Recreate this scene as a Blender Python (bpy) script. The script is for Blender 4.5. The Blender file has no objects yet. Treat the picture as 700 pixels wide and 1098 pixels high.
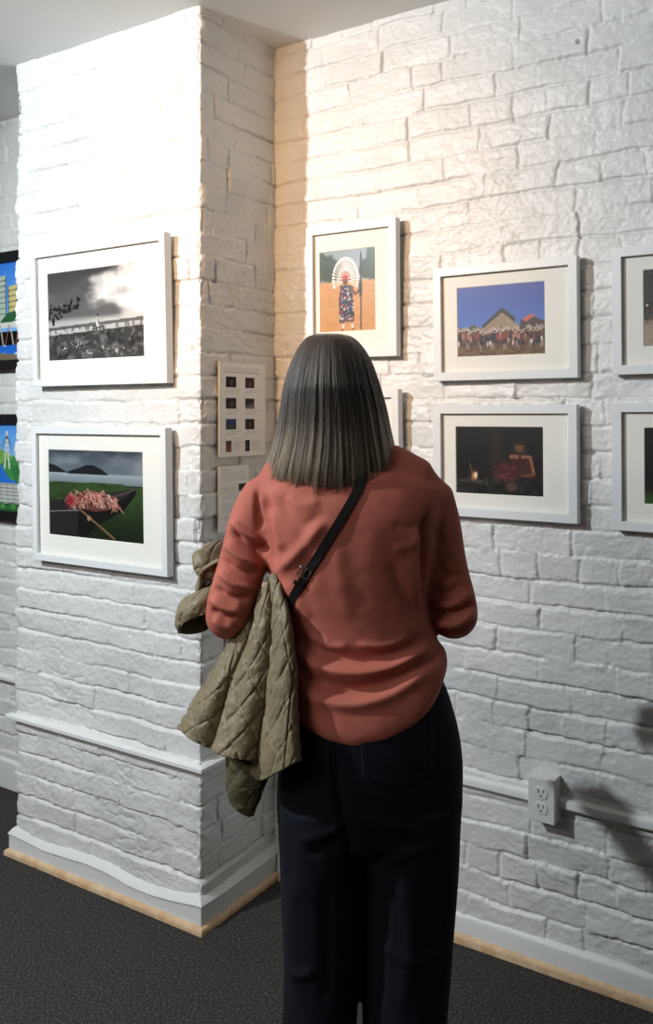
import bpy, bmesh, math
import numpy as np
from mathutils import Vector, Matrix
from mathutils.bvhtree import BVHTree

SC = bpy.context.scene
COL = SC.collection
H = 2.65                      # ceiling height
D = 0.3606                    # depth of the brick chimney breast
W = 0.814                     # its width
CAM = np.array([1.6643, -2.2833, 1.47])
YAW = 0.5711
FPX, CYP = 942.7, 446.8

# ------------------------------------------------------------------ helpers
def lin(c):
    c = np.asarray(c, float)
    return np.where(c <= 0.04045, c / 12.92, ((c + 0.055) / 1.055) ** 2.4)

def rgb(r, g, b):
    return tuple(lin(np.array([r, g, b]) / 255.0)) + (1.0,)

class Mat:
    def __init__(s, name):
        s.m = bpy.data.materials.new(name); s.m.use_nodes = True
        s.nt = s.m.node_tree; s.n = s.nt.nodes; s.n.clear()
        s.out = s.n.new('ShaderNodeOutputMaterial')
    def node(s, t, **kw):
        nd = s.n.new(t)
        for k, v in kw.items():
            setattr(nd, k, v)
        return nd
    def link(s, a, b): s.nt.links.new(a, b)

def principled(name, color, rough=0.5, spec=0.5, metal=0.0, bumps=(), colnoise=None, sheen=0.0, attr=None, coat=0.0):
    """bumps: (noise scale, strength, distance, detail).  colnoise: (scale, other colour, lo, hi)"""
    M = Mat(name)
    b = M.node('ShaderNodeBsdfPrincipled')
    b.inputs['Base Color'].default_value = color
    b.inputs['Roughness'].default_value = rough
    b.inputs['Metallic'].default_value = metal
    b.inputs['Specular IOR Level'].default_value = spec
    if sheen:
        b.inputs['Sheen Weight'].default_value = sheen
        b.inputs['Sheen Roughness'].default_value = 0.4
    if coat:
        b.inputs['Coat Weight'].default_value = coat
    M.link(b.outputs[0], M.out.inputs[0])
    tc = M.node('ShaderNodeTexCoord')
    if attr:
        a = M.node('ShaderNodeAttribute', attribute_name=attr)
        M.link(a.outputs['Color'], b.inputs['Base Color'])
    if colnoise:
        sc, c2, lo, hi = colnoise
        nz = M.node('ShaderNodeTexNoise'); nz.inputs['Scale'].default_value = sc; nz.inputs['Detail'].default_value = 3
        M.link(tc.outputs['Object'], nz.inputs['Vector'])
        mr = M.node('ShaderNodeMapRange'); mr.inputs[1].default_value = lo; mr.inputs[2].default_value = hi
        M.link(nz.outputs[0], mr.inputs[0])
        mx = M.node('ShaderNodeMix', data_type='RGBA')
        mx.inputs[6].default_value = color; mx.inputs[7].default_value = c2
        M.link(mr.outputs[0], mx.inputs[0]); M.link(mx.outputs[2], b.inputs['Base Color'])
    prev = None
    for sc, st, dist, det in bumps:
        nz = M.node('ShaderNodeTexNoise'); nz.inputs['Scale'].default_value = sc; nz.inputs['Detail'].default_value = det
        M.link(tc.outputs['Object'], nz.inputs['Vector'])
        bp = M.node('ShaderNodeBump'); bp.inputs['Strength'].default_value = st; bp.inputs['Distance'].default_value = dist
        M.link(nz.outputs[0], bp.inputs['Height'])
        if prev: M.link(prev.outputs[0], bp.inputs['Normal'])
        prev = bp
    if prev: M.link(prev.outputs[0], b.inputs['Normal'])
    M.bsdf = b
    return M.m

def mesh(name, V, F, mat=None, smooth=True, parent=None, link=True):
    me = bpy.data.meshes.new(name)
    V = np.asarray(V, np.float32)
    if isinstance(F, np.ndarray) and F.ndim == 2:
        n, k = F.shape
        me.vertices.add(len(V)); me.vertices.foreach_set('co', V.ravel())
        me.loops.add(n * k); me.loops.foreach_set('vertex_index', F.astype(np.int32).ravel())
        me.polygons.add(n); me.polygons.foreach_set('loop_start', np.arange(0, n * k, k, dtype=np.int32))
        me.update(calc_edges=True)
    else:
        me.from_pydata([tuple(map(float, v)) for v in V], [], [tuple(map(int, f)) for f in F]); me.update()
    me.polygons.foreach_set('use_smooth', np.full(len(me.polygons), bool(smooth)))
    if mat: me.materials.append(mat)
    o = bpy.data.objects.new(name, me)
    if link: COL.objects.link(o)
    if parent: o.parent = parent
    return o

def tag(o, label=None, cat=None, group=None, kind=None):
    if label: o['label'] = label
    if cat: o['category'] = cat
    if group: o['group'] = group
    if kind: o['kind'] = kind
    return o

def empty(name, loc, rot=(0, 0, 0)):
    o = bpy.data.objects.new(name, None); COL.objects.link(o)
    o.location = loc; o.rotation_euler = rot; o.empty_display_size = 0.05
    return o

def grid_faces(nu, nv, wrap_u=False):
    """vertices indexed j*nu+i"""
    iu = np.arange(nu if wrap_u else nu - 1); jv = np.arange(nv - 1)
    I, J = np.meshgrid(iu, jv); I = I.ravel(); J = J.ravel(); I2 = (I + 1) % nu
    return np.stack([J * nu + I, J * nu + I2, (J + 1) * nu + I2, (J + 1) * nu + I], 1)

class MB:
    """collects simple shapes into one mesh"""
    def __init__(s): s.V = []; s.F = []
    def add(s, V, F):
        o = len(s.V); s.V += [tuple(v) for v in V]; s.F += [tuple(i + o for i in f) for f in F]
    def box(s, x0, x1, y0, y1, z0, z1, bev=0.0):
        bm = bmesh.new(); bmesh.ops.create_cube(bm, size=1)
        for v in bm.verts:
            v.co = Vector(((x0 + x1) / 2 + v.co.x * (x1 - x0), (y0 + y1) / 2 + v.co.y * (y1 - y0), (z0 + z1) / 2 + v.co.z * (z1 - z0)))
        if bev: bmesh.ops.bevel(bm, geom=bm.edges[:], offset=bev, segments=2, affect='EDGES', profile=.6)
        bm.verts.index_update()
        s.add([v.co[:] for v in bm.verts], [[v.index for v in f.verts] for f in bm.faces]); bm.free()
    def prism(s, pts, y0, y1):
        """pts: (x,z) outline extruded along y"""
        n = len(pts)
        s.add([(x, y0, z) for x, z in pts] + [(x, y1, z) for x, z in pts],
              [list(range(n))[::-1], list(range(n, 2 * n))] + [[i, (i + 1) % n, n + (i + 1) % n, n + i] for i in range(n)])
    def loops(s, loops, close_ends=False):
        n = len(loops[0]); V = [p for l in loops for p in l]; F = []
        for j in range(len(loops) - 1):
            for i in range(n): F.append((j * n + i, j * n + (i + 1) % n, (j + 1) * n + (i + 1) % n, (j + 1) * n + i))
        if close_ends: F.append(tuple(range(n))[::-1]); F.append(tuple((len(loops) - 1) * n + i for i in range(n)))
        s.add(V, F)
    def tube(s, pts, r, n=8):
        V, F = tube_vf(pts, [r] * len(pts) if np.isscalar(r) else r, n=n); s.add(V, F)
    def build(s, name, mat, parent=None, smooth=False):
        o = mesh(name, s.V, s.F, mat, smooth, parent)
        bm = bmesh.new(); bm.from_mesh(o.data); bmesh.ops.recalc_face_normals(bm, faces=bm.faces[:]); bm.to_mesh(o.data); bm.free()
        return o

def tube_vf(pts, radii, n=24, squash=None, up=(0, 0, 1), caps=True):
    """tube through pts, radii scalar or (r_side, r_up) per point, rounded ends"""
    P = np.array(pts, float); R = [(r, r) if np.isscalar(r) else r for r in radii]
    T = np.gradient(P, axis=0); T /= np.linalg.norm(T, axis=1)[:, None]
    rings = []; N = np.cross(T[0], up)
    if np.linalg.norm(N) < 1e-3: N = np.cross(T[0], (1, 0, 0))
    N /= np.linalg.norm(N); th = np.linspace(0, 2 * np.pi, n, endpoint=False)
    seq = []
    if caps:
        for a in (0.02, .35, .7): seq.append((0, -math.cos(math.asin(a)) * .8, a))
    seq += [(i, 0, 1) for i in range(len(P))]
    if caps:
        for a in (.7, .35, .02): seq.append((len(P) - 1, math.cos(math.asin(a)) * .8, a))
    frames = []
    for i in range(len(P)):
        N = N - T[i] * (N @ T[i]); N /= np.linalg.norm(N); frames.append((N.copy(), np.cross(N, T[i])))
    for i, off, sc in seq:
        a, b = frames[i]; r1, r2 = R[i]
        c = P[i] + T[i] * off * min(r1, r2)
        rings.append(c + np.cos(th)[:, None] * a * r1 * sc + np.sin(th)[:, None] * b * r2 * sc)
    V = np.concatenate(rings); F = grid_faces(n, len(rings), True).tolist()
    F.append(list(range(n))[::-1]); F.append([(len(rings) - 1) * n + i for i in range(n)])
    return V, F

def ellipsoid_vf(c, r, nu=24, nv=16):
    V = []; th = np.linspace(0, 2 * np.pi, nu, endpoint=False)
    for ph in np.linspace(-math.pi / 2 + .02, math.pi / 2 - .02, nv):
        V.append(np.stack([c[0] + r[0] * math.cos(ph) * np.cos(th), c[1] + r[1] * math.cos(ph) * np.sin(th), np.full(nu, c[2] + r[2] * math.sin(ph))], 1))
    F = grid_faces(nu, nv, True).tolist(); F.append(list(range(nu))[::-1]); F.append([(nv - 1) * nu + i for i in range(nu)])
    return np.concatenate(V), F

def voxel(name, pieces, size, smooth_it=2, subdiv=0):
    """union of closed pieces -> one continuous surface; returns V, F(quads)"""
    mb = MB()
    for V, F in pieces: mb.add(V, F)
    o = mb.build(name + '_raw', None)
    md = o.modifiers.new('r', 'REMESH'); md.mode = 'VOXEL'; md.voxel_size = size
    if subdiv:
        sm = o.modifiers.new('sm', 'SMOOTH'); sm.iterations = smooth_it; sm.factor = .5
        sd = o.modifiers.new('s', 'SUBSURF'); sd.levels = subdiv; sd.render_levels = subdiv
    dg = bpy.context.evaluated_depsgraph_get()
    me = bpy.data.meshes.new_from_object(o.evaluated_get(dg))
    V = np.zeros(len(me.vertices) * 3); me.vertices.foreach_get('co', V); V = V.reshape(-1, 3)
    L = np.zeros(len(me.loops), np.int32); me.loops.foreach_get('vertex_index', L)
    assert len(L) == 4 * len(me.polygons)
    F = L.reshape(-1, 4)
    old = o.data; bpy.data.objects.remove(o); bpy.data.meshes.remove(old); bpy.data.meshes.remove(me)
    if not subdiv: V = smooth_v(V, F, smooth_it)
    return V, F

def smooth_v(V, F, it, lam=.5):
    E = np.concatenate([F[:, [0, 1]], F[:, [1, 2]], F[:, [2, 3]], F[:, [3, 0]]])
    n = len(V); cnt = np.bincount(E[:, 0], minlength=n) + np.bincount(E[:, 1], minlength=n)
    for _ in range(it):
        S = np.zeros_like(V)
        for k in range(3): S[:, k] = np.bincount(E[:, 0], V[E[:, 1], k], n) + np.bincount(E[:, 1], V[E[:, 0], k], n)
        V = V + lam * (S / np.maximum(cnt, 1)[:, None] - V)
    return V

def vnormals(V, F):
    fn = np.cross(V[F[:, 2]] - V[F[:, 0]], V[F[:, 3]] - V[F[:, 1]])
    N = np.zeros_like(V)
    for k in range(4):
        for a in range(3): N[:, a] += np.bincount(F[:, k], fn[:, a], len(V))
    return N / np.maximum(np.linalg.norm(N, axis=1), 1e-12)[:, None]

def lattice(seed, n=256): return np.random.RandomState(seed).rand(n, n)
def noise2(x, y, seed=0):
    L = lattice(seed); n = 256
    xi = np.floor(x).astype(int); yi = np.floor(y).astype(int); fx = x - xi; fy = y - yi
    fx = fx * fx * (3 - 2 * fx); fy = fy * fy * (3 - 2 * fy)
    g = lambda a, b: L[a % n, b % n]
    return (g(xi, yi) * (1 - fx) + g(xi + 1, yi) * fx) * (1 - fy) + (g(xi, yi + 1) * (1 - fx) + g(xi + 1, yi + 1) * fx) * fy
def fbm(x, y, seed=0, oct=4, gain=.5):
    s = 0; a = 1; t = 0
    for o in range(oct):
        s = s + a * (noise2(x * 2 ** o, y * 2 ** o, seed + o * 7) - .5); t += a; a *= gain
    return s / t
def noise3(P, sc, seed=0):
    return (noise2(P[:, 0] * sc + 31, P[:, 2] * sc + 17, seed) + noise2(P[:, 1] * sc + 91, P[:, 2] * sc + 47, seed + 1)
            + noise2(P[:, 0] * sc + 55, P[:, 1] * sc + 23, seed + 2)) / 3 - .5
def sstep(a, b, x):
    t = np.clip((x - a) / (b - a), 0, 1); return t * t * (3 - 2 * t)

# ------------------------------------------------------------------ materials
M_BRICK = principled('painted_brick', rgb(225, 224, 222), .40, .45, bumps=((38, .3, .006, 6), (140, .35, .0026, 5), (420, .25, .0012, 3)), colnoise=(5, rgb(216, 216, 214), .4, .65))
M_PLASTER = principled('painted_plaster', rgb(226, 227, 225), .45, .4, bumps=((60, .2, .004, 4),))
M_ROOM = principled('grey_room_paint', rgb(128, 124, 118), .7, .2, bumps=((40, .15, .004, 4),))
M_CEIL = principled('ceiling_paint', rgb(238, 238, 236), .8, .2, bumps=((35, .15, .004, 4),))
M_TRIM = principled('gloss_white_trim', rgb(232, 233, 231), .3, .5, bumps=((40, .12, .003, 3),))
M_WOOD = principled('bare_wood', rgb(206, 168, 128), .6, .3, bumps=((80, .2, .002, 3),), colnoise=(26, rgb(228, 200, 165), .35, .7))
M_FRAME = principled('white_frame_paint', rgb(232, 234, 234), .35, .45, bumps=((150, .05, .001, 2),))
M_MAT = principled('mount_board', rgb(247, 245, 237), .85, .2, bumps=((500, .08, .0005, 2),))
M_PRINT = principled('photo_print', (1, 1, 1, 1), .35, .4, attr='Col')
M_CANVAS = principled('painted_canvas', (1, 1, 1, 1), .5, .3, attr='Col', bumps=((500, .2, .0008, 2),))
M_SHEETM = principled('printed_paper', (1, 1, 1, 1), .7, .2, attr='Col')
M_FOAM = principled('foam_board', rgb(228, 226, 218), .7, .2)
M_BLACKFRAME = principled('black_frame_paint', rgb(22, 23, 26), .4, .5, bumps=((120, .1, .001, 2),))
M_PLATE = principled('outlet_plastic', rgb(226, 226, 222), .35, .5)
M_DARK = principled('dark_slot', rgb(14, 14, 14), .6, .2)
M_METAL = principled('brushed_metal', rgb(190, 190, 185), .25, .5, metal=1.0)
M_SKIN = principled('skin', rgb(214, 166, 142), .5, .4, bumps=((300, .08, .0006, 3),))
M_LINING = principled('jacket_lining', rgb(58, 54, 44), .7, .2, bumps=((200, .15, .001, 3),))
M_JACKET = principled('quilted_olive_nylon', rgb(131, 120, 94), .5, .35, bumps=((75, .35, .006, 5), (1500, .15, .0004, 2)), colnoise=(9, rgb(123, 112, 87), .4, .6), sheen=.12)
M_JACKETD = principled('olive_cuff_knit', rgb(92, 86, 66), .65, .3, bumps=((75, .3, .004, 5),))
M_LEATHER = principled('black_leather', rgb(22, 19, 19), .38, .5, bumps=((260, .15, .001, 3),))
M_SHOE = principled('white_trainer', rgb(214, 212, 206), .5, .4)
M_SOLE = principled('rubber_sole', rgb(236, 236, 232), .7, .3)
M_THREAD = principled('navy_thread', rgb(30, 38, 54), .8, .2)
M_EYE = principled('eye_white', rgb(235, 232, 226), .15, .5)
M_IRIS = principled('eye_iris', rgb(70, 50, 36), .2, .5)

def weave_mat(name, color, other, rough, scale, strength, sheen, lumps=True):
    M = Mat(name); b = M.node('ShaderNodeBsdfPrincipled'); M.link(b.outputs[0], M.out.inputs[0])
    b.inputs['Roughness'].default_value = rough; b.inputs['Specular IOR Level'].default_value = .25
    b.inputs['Sheen Weight'].default_value = sheen; b.inputs['Sheen Roughness'].default_value = .45
    b.inputs['Sheen Tint'].default_value = color
    tc = M.node('ShaderNodeTexCoord')
    nz = M.node('ShaderNodeTexNoise'); nz.inputs['Scale'].default_value = 14; nz.inputs['Detail'].default_value = 5
    M.link(tc.outputs['Object'], nz.inputs['Vector'])
    mx = M.node('ShaderNodeMix', data_type='RGBA'); mx.inputs[6].default_value = color; mx.inputs[7].default_value = other
    mr = M.node('ShaderNodeMapRange'); mr.inputs[1].default_value = .35; mr.inputs[2].default_value = .65
    M.link(nz.outputs[0], mr.inputs[0]); M.link(mr.outputs[0], mx.inputs[0]); M.link(mx.outputs[2], b.inputs['Base Color'])
    wv = M.node('ShaderNodeTexWave', wave_type='BANDS', bands_direction='X'); wv.inputs['Scale'].default_value = scale
    wv.inputs['Distortion'].default_value = 1.5
    wz = M.node('ShaderNodeTexWave', wave_type='BANDS', bands_direction='Z'); wz.inputs['Scale'].default_value = scale
    wz.inputs['Distortion'].default_value = 1.5
    M.link(tc.outputs['Object'], wv.inputs['Vector']); M.link(tc.outputs['Object'], wz.inputs['Vector'])
    ad = M.node('ShaderNodeMath', operation='ADD'); M.link(wv.outputs['Fac'], ad.inputs[0]); M.link(wz.outputs['Fac'], ad.inputs[1])
    bp = M.node('ShaderNodeBump'); bp.inputs['Strength'].default_value = strength; bp.inputs['Distance'].default_value = .0006
    M.link(ad.outputs[0], bp.inputs['Height'])
    n2 = M.node('ShaderNodeTexNoise'); n2.inputs['Scale'].default_value = 60; n2.inputs['Detail'].default_value = 4
    M.link(tc.outputs['Object'], n2.inputs['Vector'])
    b2 = M.node('ShaderNodeBump'); b2.inputs['Strength'].default_value = .12; b2.inputs['Distance'].default_value = .004
    M.link(n2.outputs[0], b2.inputs['Height']); M.link(bp.outputs[0], b2.inputs['Normal']); M.link(b2.outputs[0], b.inputs['Normal'])
    return M.m
M_SWEATER = weave_mat('coral_jersey', rgb(186, 107, 91), rgb(176, 98, 84), .75, 130, .10, .25)
M_DENIM = weave_mat('dark_indigo_denim', rgb(8, 14, 27), rgb(6, 10, 20), .85, 160, .3, .08)

def carpet_mat():
    M = Mat('charcoal_carpet'); b = M.node('ShaderNodeBsdfPrincipled'); M.link(b.outputs[0], M.out.inputs[0])
    b.inputs['Roughness'].default_value = .95; b.inputs['Specular IOR Level'].default_value = .1
    tc = M.node('ShaderNodeTexCoord')
    nz = M.node('ShaderNodeTexNoise'); nz.inputs['Scale'].default_value = 160; nz.inputs['Detail'].default_value = 4; nz.inputs['Roughness'].default_value = .7
    M.link(tc.outputs['Object'], nz.inputs['Vector'])
    cr = M.node('ShaderNodeValToRGB'); e = cr.color_ramp.elements
    e[0].position = .36; e[0].color = rgb(42, 41, 40); e[1].position = .68; e[1].color = rgb(108, 104, 99)
    k = cr.color_ramp.elements.new(.52); k.color = rgb(64, 62, 60)
    M.link(nz.outputs[0], cr.inputs[0]); M.link(cr.outputs[0], b.inputs['Base Color'])
    bp = M.node('ShaderNodeBump'); bp.inputs['Strength'].default_value = .7; bp.inputs['Distance'].default_value = .006
    M.link(nz.outputs[0], bp.inputs['Height']); M.link(bp.outputs[0], b.inputs['Normal'])
    return M.m
M_CARPET = carpet_mat()

def glass_mat():
    M = Mat('picture_glass')
    tr = M.node('ShaderNodeBsdfTransparent'); gl = M.node('ShaderNodeBsdfGlossy'); gl.inputs['Roughness'].default_value = .03
    fr = M.node('ShaderNodeLayerWeight'); fr.inputs['Blend'].default_value = .5
    pw = M.node('ShaderNodeMath', operation='POWER'); pw.inputs[1].default_value = 5; M.link(fr.outputs['Facing'], pw.inputs[0])
    ma = M.node('ShaderNodeMath', operation='MULTIPLY_ADD'); ma.inputs[1].default_value = .5; ma.inputs[2].default_value = .018; M.link(pw.outputs[0], ma.inputs[0])
    mx = M.node('ShaderNodeMixShader'); M.link(ma.outputs[0], mx.inputs[0]); M.link(tr.outputs[0], mx.inputs[1]); M.link(gl.outputs[0], mx.inputs[2])
    M.link(mx.outputs[0], M.out.inputs[0]); return M.m
M_GLASS = glass_mat()

# ------------------------------------------------------------------ brick walls
COURSE = 0.0690
def brick_height(x, z, seed, corners=()):
    """relief in metres of old, thickly painted brickwork at wall coordinates x (along) and z (up)"""
    rs = np.random.RandomState(seed)
    # wavering bed joints
    wav = .014 * fbm(x * 2.2, z * 2.0, seed + 1, 2) + .012 * fbm(x * 9, z * 6, seed + 2, 3) + .007 * fbm(x * 40, z * 40, seed + 12, 3)
    c = (z + wav) / COURSE; row = np.floor(c).astype(int); fz = c - row
    nrow = int(row.max()) + 3
    h = np.zeros_like(x); dj = np.zeros_like(x); tilt = np.zeros_like(x)
    jit = .016 * fbm(x * 9 + 50, z * 14, seed + 3, 3) + .008 * fbm(x * 45, z * 45, seed + 13, 3)
    xw = x + jit; lo, hi = x.min() - .3, x.max() + .3
    dv = np.full_like(x, 9.); off = np.zeros_like(x); lean = np.zeros_like(x); lw = np.full_like(x, .2)
    for r in range(int(row.min()), nrow):
        m = row == r
        if not m.any(): continue
        header = (r % 6 == 3)
        e = [lo - rs.rand() * .2]
        while e[-1] < hi:
            if header: L = .103 + rs.uniform(-.01, .012)
            else: L = (.208 if rs.rand() > .22 else .105) + rs.uniform(-.014, .014)
            e.append(e[-1] + L)
        e = np.array(e); k = np.clip(np.searchsorted(e, xw[m]) - 1, 0, len(e) - 2)
        dv[m] = np.minimum(xw[m] - e[k], e[k + 1] - xw[m])
        bo = rs.normal(0, .0022, len(e)); tl = rs.normal(0, .013, len(e)); tz = rs.normal(.01, .045, len(e))
        ctr = (e[k] + e[k + 1]) / 2
        off[m] = bo[k] + tl[k] * (xw[m] - ctr) + tz[k] * (fz[m] - .5) * COURSE
    db = np.minimum(fz, 1 - fz) * COURSE
    # joint strength: paint fills some joints nearly level
    sj = np.clip(.50 + 2.6 * fbm(x * 5, z * 9, seed + 4, 3), .05, 1.25)
    sv = np.clip(.28 + 2.6 * fbm(x * 6, z * 6, seed + 5, 3), .0, 1.0)
    wb = .0062 + .003 * (fbm(x * 20, z * 20, seed + 6, 2))
    jb = 1 - sstep(.0, 1, db / (wb * 1.35)); jv = 1 - sstep(0, 1, dv / (wb * 1.3))
    h = off - .0068 * np.maximum(jb * sj, jv * sv)
    # broken, undercut bed joints: a narrow deep gash just under some bricks
    gash = np.exp(-((fz * COURSE - .0030) / .0024) ** 2) * np.clip(fbm(x * 3.5, row * 3.7 + z, seed + 8, 3) * 5 - .12, 0, 1)
    h -= .0100 * gash
    vg = np.exp(-(dv / .0026) ** 2) * np.clip(fbm(row * 2.3 + x * 4, z * 3, seed + 18, 3) * 5 - .3, 0, 1)
    h -= .006 * vg
    # brick faces: chips, trowel lumps, paint build-up
    h += .0045 * fbm(x * 11, z * 16, seed + 9, 3) + .0026 * fbm(x * 34, z * 52, seed + 10, 3) + .0020 * fbm(x * 95, z * 120, seed + 11, 2)
    # drips and crumbs of paint gathered along the joints
    crumb = np.exp(-(np.minimum(db, dv * 1.3) / .010) ** 2)
    h += .0050 * crumb * fbm(x * 75, z * 75, seed + 16, 3)
    rid = 1 - np.abs(fbm(x * 13 + z * 5, z * 26, seed + 14, 3)) * 7
    h -= .0030 * np.clip(rid, 0, 1) ** 2 * np.clip(fbm(x * 4, z * 4, seed + 15, 2) * 4, 0, 1)
    return h

def axis(a, b, fine_a, fine_b, step, coarse):
    parts = []
    if fine_a > a: parts.append(np.linspace(a, fine_a, max(2, int((fine_a - a) / coarse)), endpoint=False))
    parts.append(np.linspace(fine_a, fine_b, int((fine_b - fine_a) / step), endpoint=fine_b >= b))
    if fine_b < b: parts.append(np.linspace(fine_b, b, max(2, int((b - fine_b) / coarse))))
    return np.concatenate(parts)

STEP = .0031
def brick_wall():
    # long wall behind the visitor, y = 0
    xs = axis(-.03, 3.6, 0, 1.32, STEP, .012); zs = np.linspace(0, H, int(H / STEP))
    X, Z = np.meshgrid(xs, zs); h = brick_height(X, Z, 11)
    h -= .022 * np.exp(-((X - .978) ** 2 + (Z - 2.448) ** 2) / .0045 ** 2)      # old nail hole
    V = np.stack([X, -h, Z], -1).reshape(-1, 3)
    tag(mesh('wall_right', V, grid_faces(len(xs), len(zs)), M_BRICK), kind='structure')
    # chimney breast: left return, front, right return in one continuous skin with rounded arrises
    p = axis(-.36, W + D + .02, -.03, W + D + .02, STEP, .01)
    P, Z = np.meshgrid(p, zs)
    R = .0045
    def base(p):
        # perimeter coordinate -> position and outward normal (p=0 left arris, p=W right arris)
        a0 = np.clip((p + R) / (2 * R), 0, 1) * math.pi / 2; a1 = np.clip((p - W + R) / (2 * R), 0, 1) * math.pi / 2
        nx = np.where(p < W / 2, -np.cos(a0), np.sin(a1)); ny = np.where(p < W / 2, -np.sin(a0), -np.cos(a1))
        x = np.where(p < -R, -W, np.where(p < R, -W + R - R * np.cos(a0), np.where(p < W - R, -W + p, np.where(p < W + R, -R + R * np.sin(a1), 0))))
        y = np.where(p < -R, -D - p, np.where(p < R, -D + R - R * np.sin(a0), np.where(p < W - R, -D, np.where(p < W + R, -D + R - R * np.cos(a1), -D + p - W))))
        return x, y, nx, ny
    x, y, nx, ny = base(P); h = brick_height(P, Z, 29)
    near = np.minimum(np.abs(P), np.abs(P - W))
    rough = np.exp(-(near / .013) ** 2)
    h = h - .5 * rough * np.abs(h) - rough * (.001 + .022 * np.clip(fbm(Z * 11, P * 9, 71, 3) + .05, -.12, .5)) + rough * .011 * fbm(Z * 42, P * 42, 72, 3)
    V = np.stack([x + nx * h, y + ny * h, Z], -1).reshape(-1, 3)
    tag(mesh('wall_center', V, grid_faces(len(p), len(zs)), M_BRICK), kind='structure')
    # recessed wall to the left of it
    xs = axis(-2.6, -W + .03, -1.5, -1.15, .0045, .016)
    X, Z = np.meshgrid(xs, np.linspace(0, H, 560)); h = brick_height(X, Z, 47)
    V = np.stack([X, -.03 - h, Z], -1).reshape(-1, 3)
    tag(mesh('wall_left', V, grid_faces(len(xs), 560), M_BRICK), kind='structure')
brick_wall()

XR, YR, XL = 3.6, -4.6, -2.6
def quad(name, pts, mat):
    return tag(mesh(name, pts, [(0, 1, 2, 3)], mat, False), kind='structure')
quad('floor', [(XL, YR, 0), (XR, YR, 0), (XR, .05, 0), (XL, .05, 0)], M_CARPET)
quad('ceiling', [(XL, .05, H), (XR, .05, H), (XR, YR, H), (XL, YR, H)], M_CEIL)
quad('wall_rear', [(XL, YR, 0), (XL, YR, H), (XR, YR, H), (XR, YR, 0)], M_ROOM)
quad('wall_east', [(XR, YR, 0), (XR, YR, H), (XR, .05, H), (XR, .05, 0)], M_ROOM)
quad('wall_west', [(XL, YR, 0), (XL, .05, 0), (XL, .05, H), (XL, YR, H)], M_ROOM)

# ---- trim: profiles swept along the walls
def sweep(name, path, prof, mat, smooth=True, zf=None, kind='structure', wob=0, seed=3):
    """path: list of (x, y, nx, ny, s); prof: list of (out, z); zf(s) adds to heights flagged by a third value"""
    V = []
    for (x, y, nx, ny, s) in path:
        for q in prof:
            o, z = q[0], q[1]
            if zf is not None and len(q) > 2: z = z + q[2] * zf(s)
            if wob:
                o += wob * (float(fbm(np.array([s * 7.]), np.array([z * 30.]), seed, 3)[0])) * (1 if o > 0 else 0)
                z += (wob * .6 * float(fbm(np.array([s * 9.]), np.array([z * 20. + 9]), seed + 4, 3)[0])) if z > .001 else 0
            V.append((x + nx * o, y + ny * o, z))
    k = len(prof)
    o = mesh(name, V, grid_faces(k, len(path)), mat, smooth)
    bm = bmesh.new(); bm.from_mesh(o.data)
    bm.faces.new([bm.verts[i] for i in range(k)] if False else [v for v in list(bm.verts)[:k]])
    bm.faces.new(list(bm.verts)[-k:])
    bmesh.ops.recalc_face_normals(bm, faces=bm.faces[:]); bm.to_mesh(o.data); bm.free()
    o.data.set_sharp_from_angle(angle=math.radians(32))
    if kind: tag(o, kind=kind)
    return o

def wall_path(x0, x1, y=0., n=60):
    return [(x, y, 0, -1, x) for x in np.linspace(x0, x1, n)]
def pillar_path(n=50, y_end=0.0, y_left=0.0):
    q = math.sqrt(2)
    P = [(-W, y, -1, 0, y - 9) for y in np.linspace(y_left, -D + .004, 12)]
    P += [(-W, -D, -1, -1, 0)]
    P += [(-W + t * W, -D, 0, -1, t * W) for t in np.linspace(.004, .996, n)]
    P += [(0, -D, 1, -1, W)]
    P += [(0, -D + t * (D + y_end), 1, 0, W + t * D) for t in np.linspace(.008, 1, 20)]
    return P
def ledge(s):
    return float(np.interp(s, [-20, 0, .08, .16, .26, .36, .45, .54, .63, .72, .814, .9, 1.0, 1.18], [.004, .004, .0, -.007, .0, .006, .003, -.008, -.010, -.002, .012, .007, .009, .013]))
# plaster skirting with a wavy top
SK = [(-.01, .092, 1), (.001, .087, 1), (.009, .079, 1), (.0165, .0700, 1), (.0187, .0665, 1), (.0177, .0640, 1), (.0152, .0625, 1), (.0145, .02), (.0145, 0.0), (-.01, 0)]
sweep('baseboard_center', pillar_path(90), SK, M_PLASTER, zf=ledge, wob=.003, seed=5)
sweep('baseboard_right', wall_path(.02, 3.55, n=150), [(-.01, .084), (.004, .080), (.010, .074), (.0125, .066), (.013, .02), (.013, 0), (-.01, 0)], M_PLASTER, wob=.006, seed=8)
sweep('baseboard_left', wall_path(-2.55, -W - .02, -.03, 30), [(-.01, .118), (.006, .112), (.012, .104), (.014, .02), (.014, 0), (-.01, 0)], M_PLASTER, wob=.004, seed=9)
# bare wood shoe moulding
def qr(o, r=.020, h=.034): return [(o, 0), (o, h)] + [(o + r * math.sin(a), h - r * .9 + r * .9 * math.cos(a)) for a in (.4, .8, 1.2, 1.57)] + [(o + r, 0)]
sweep('trim_1', pillar_path(), qr(.0142, .013, .021), M_WOOD, wob=.002)
sweep('trim_2', wall_path(.03, 3.5, n=90), qr(.011, .012, .026), M_WOOD, wob=.003, seed=6)
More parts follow.
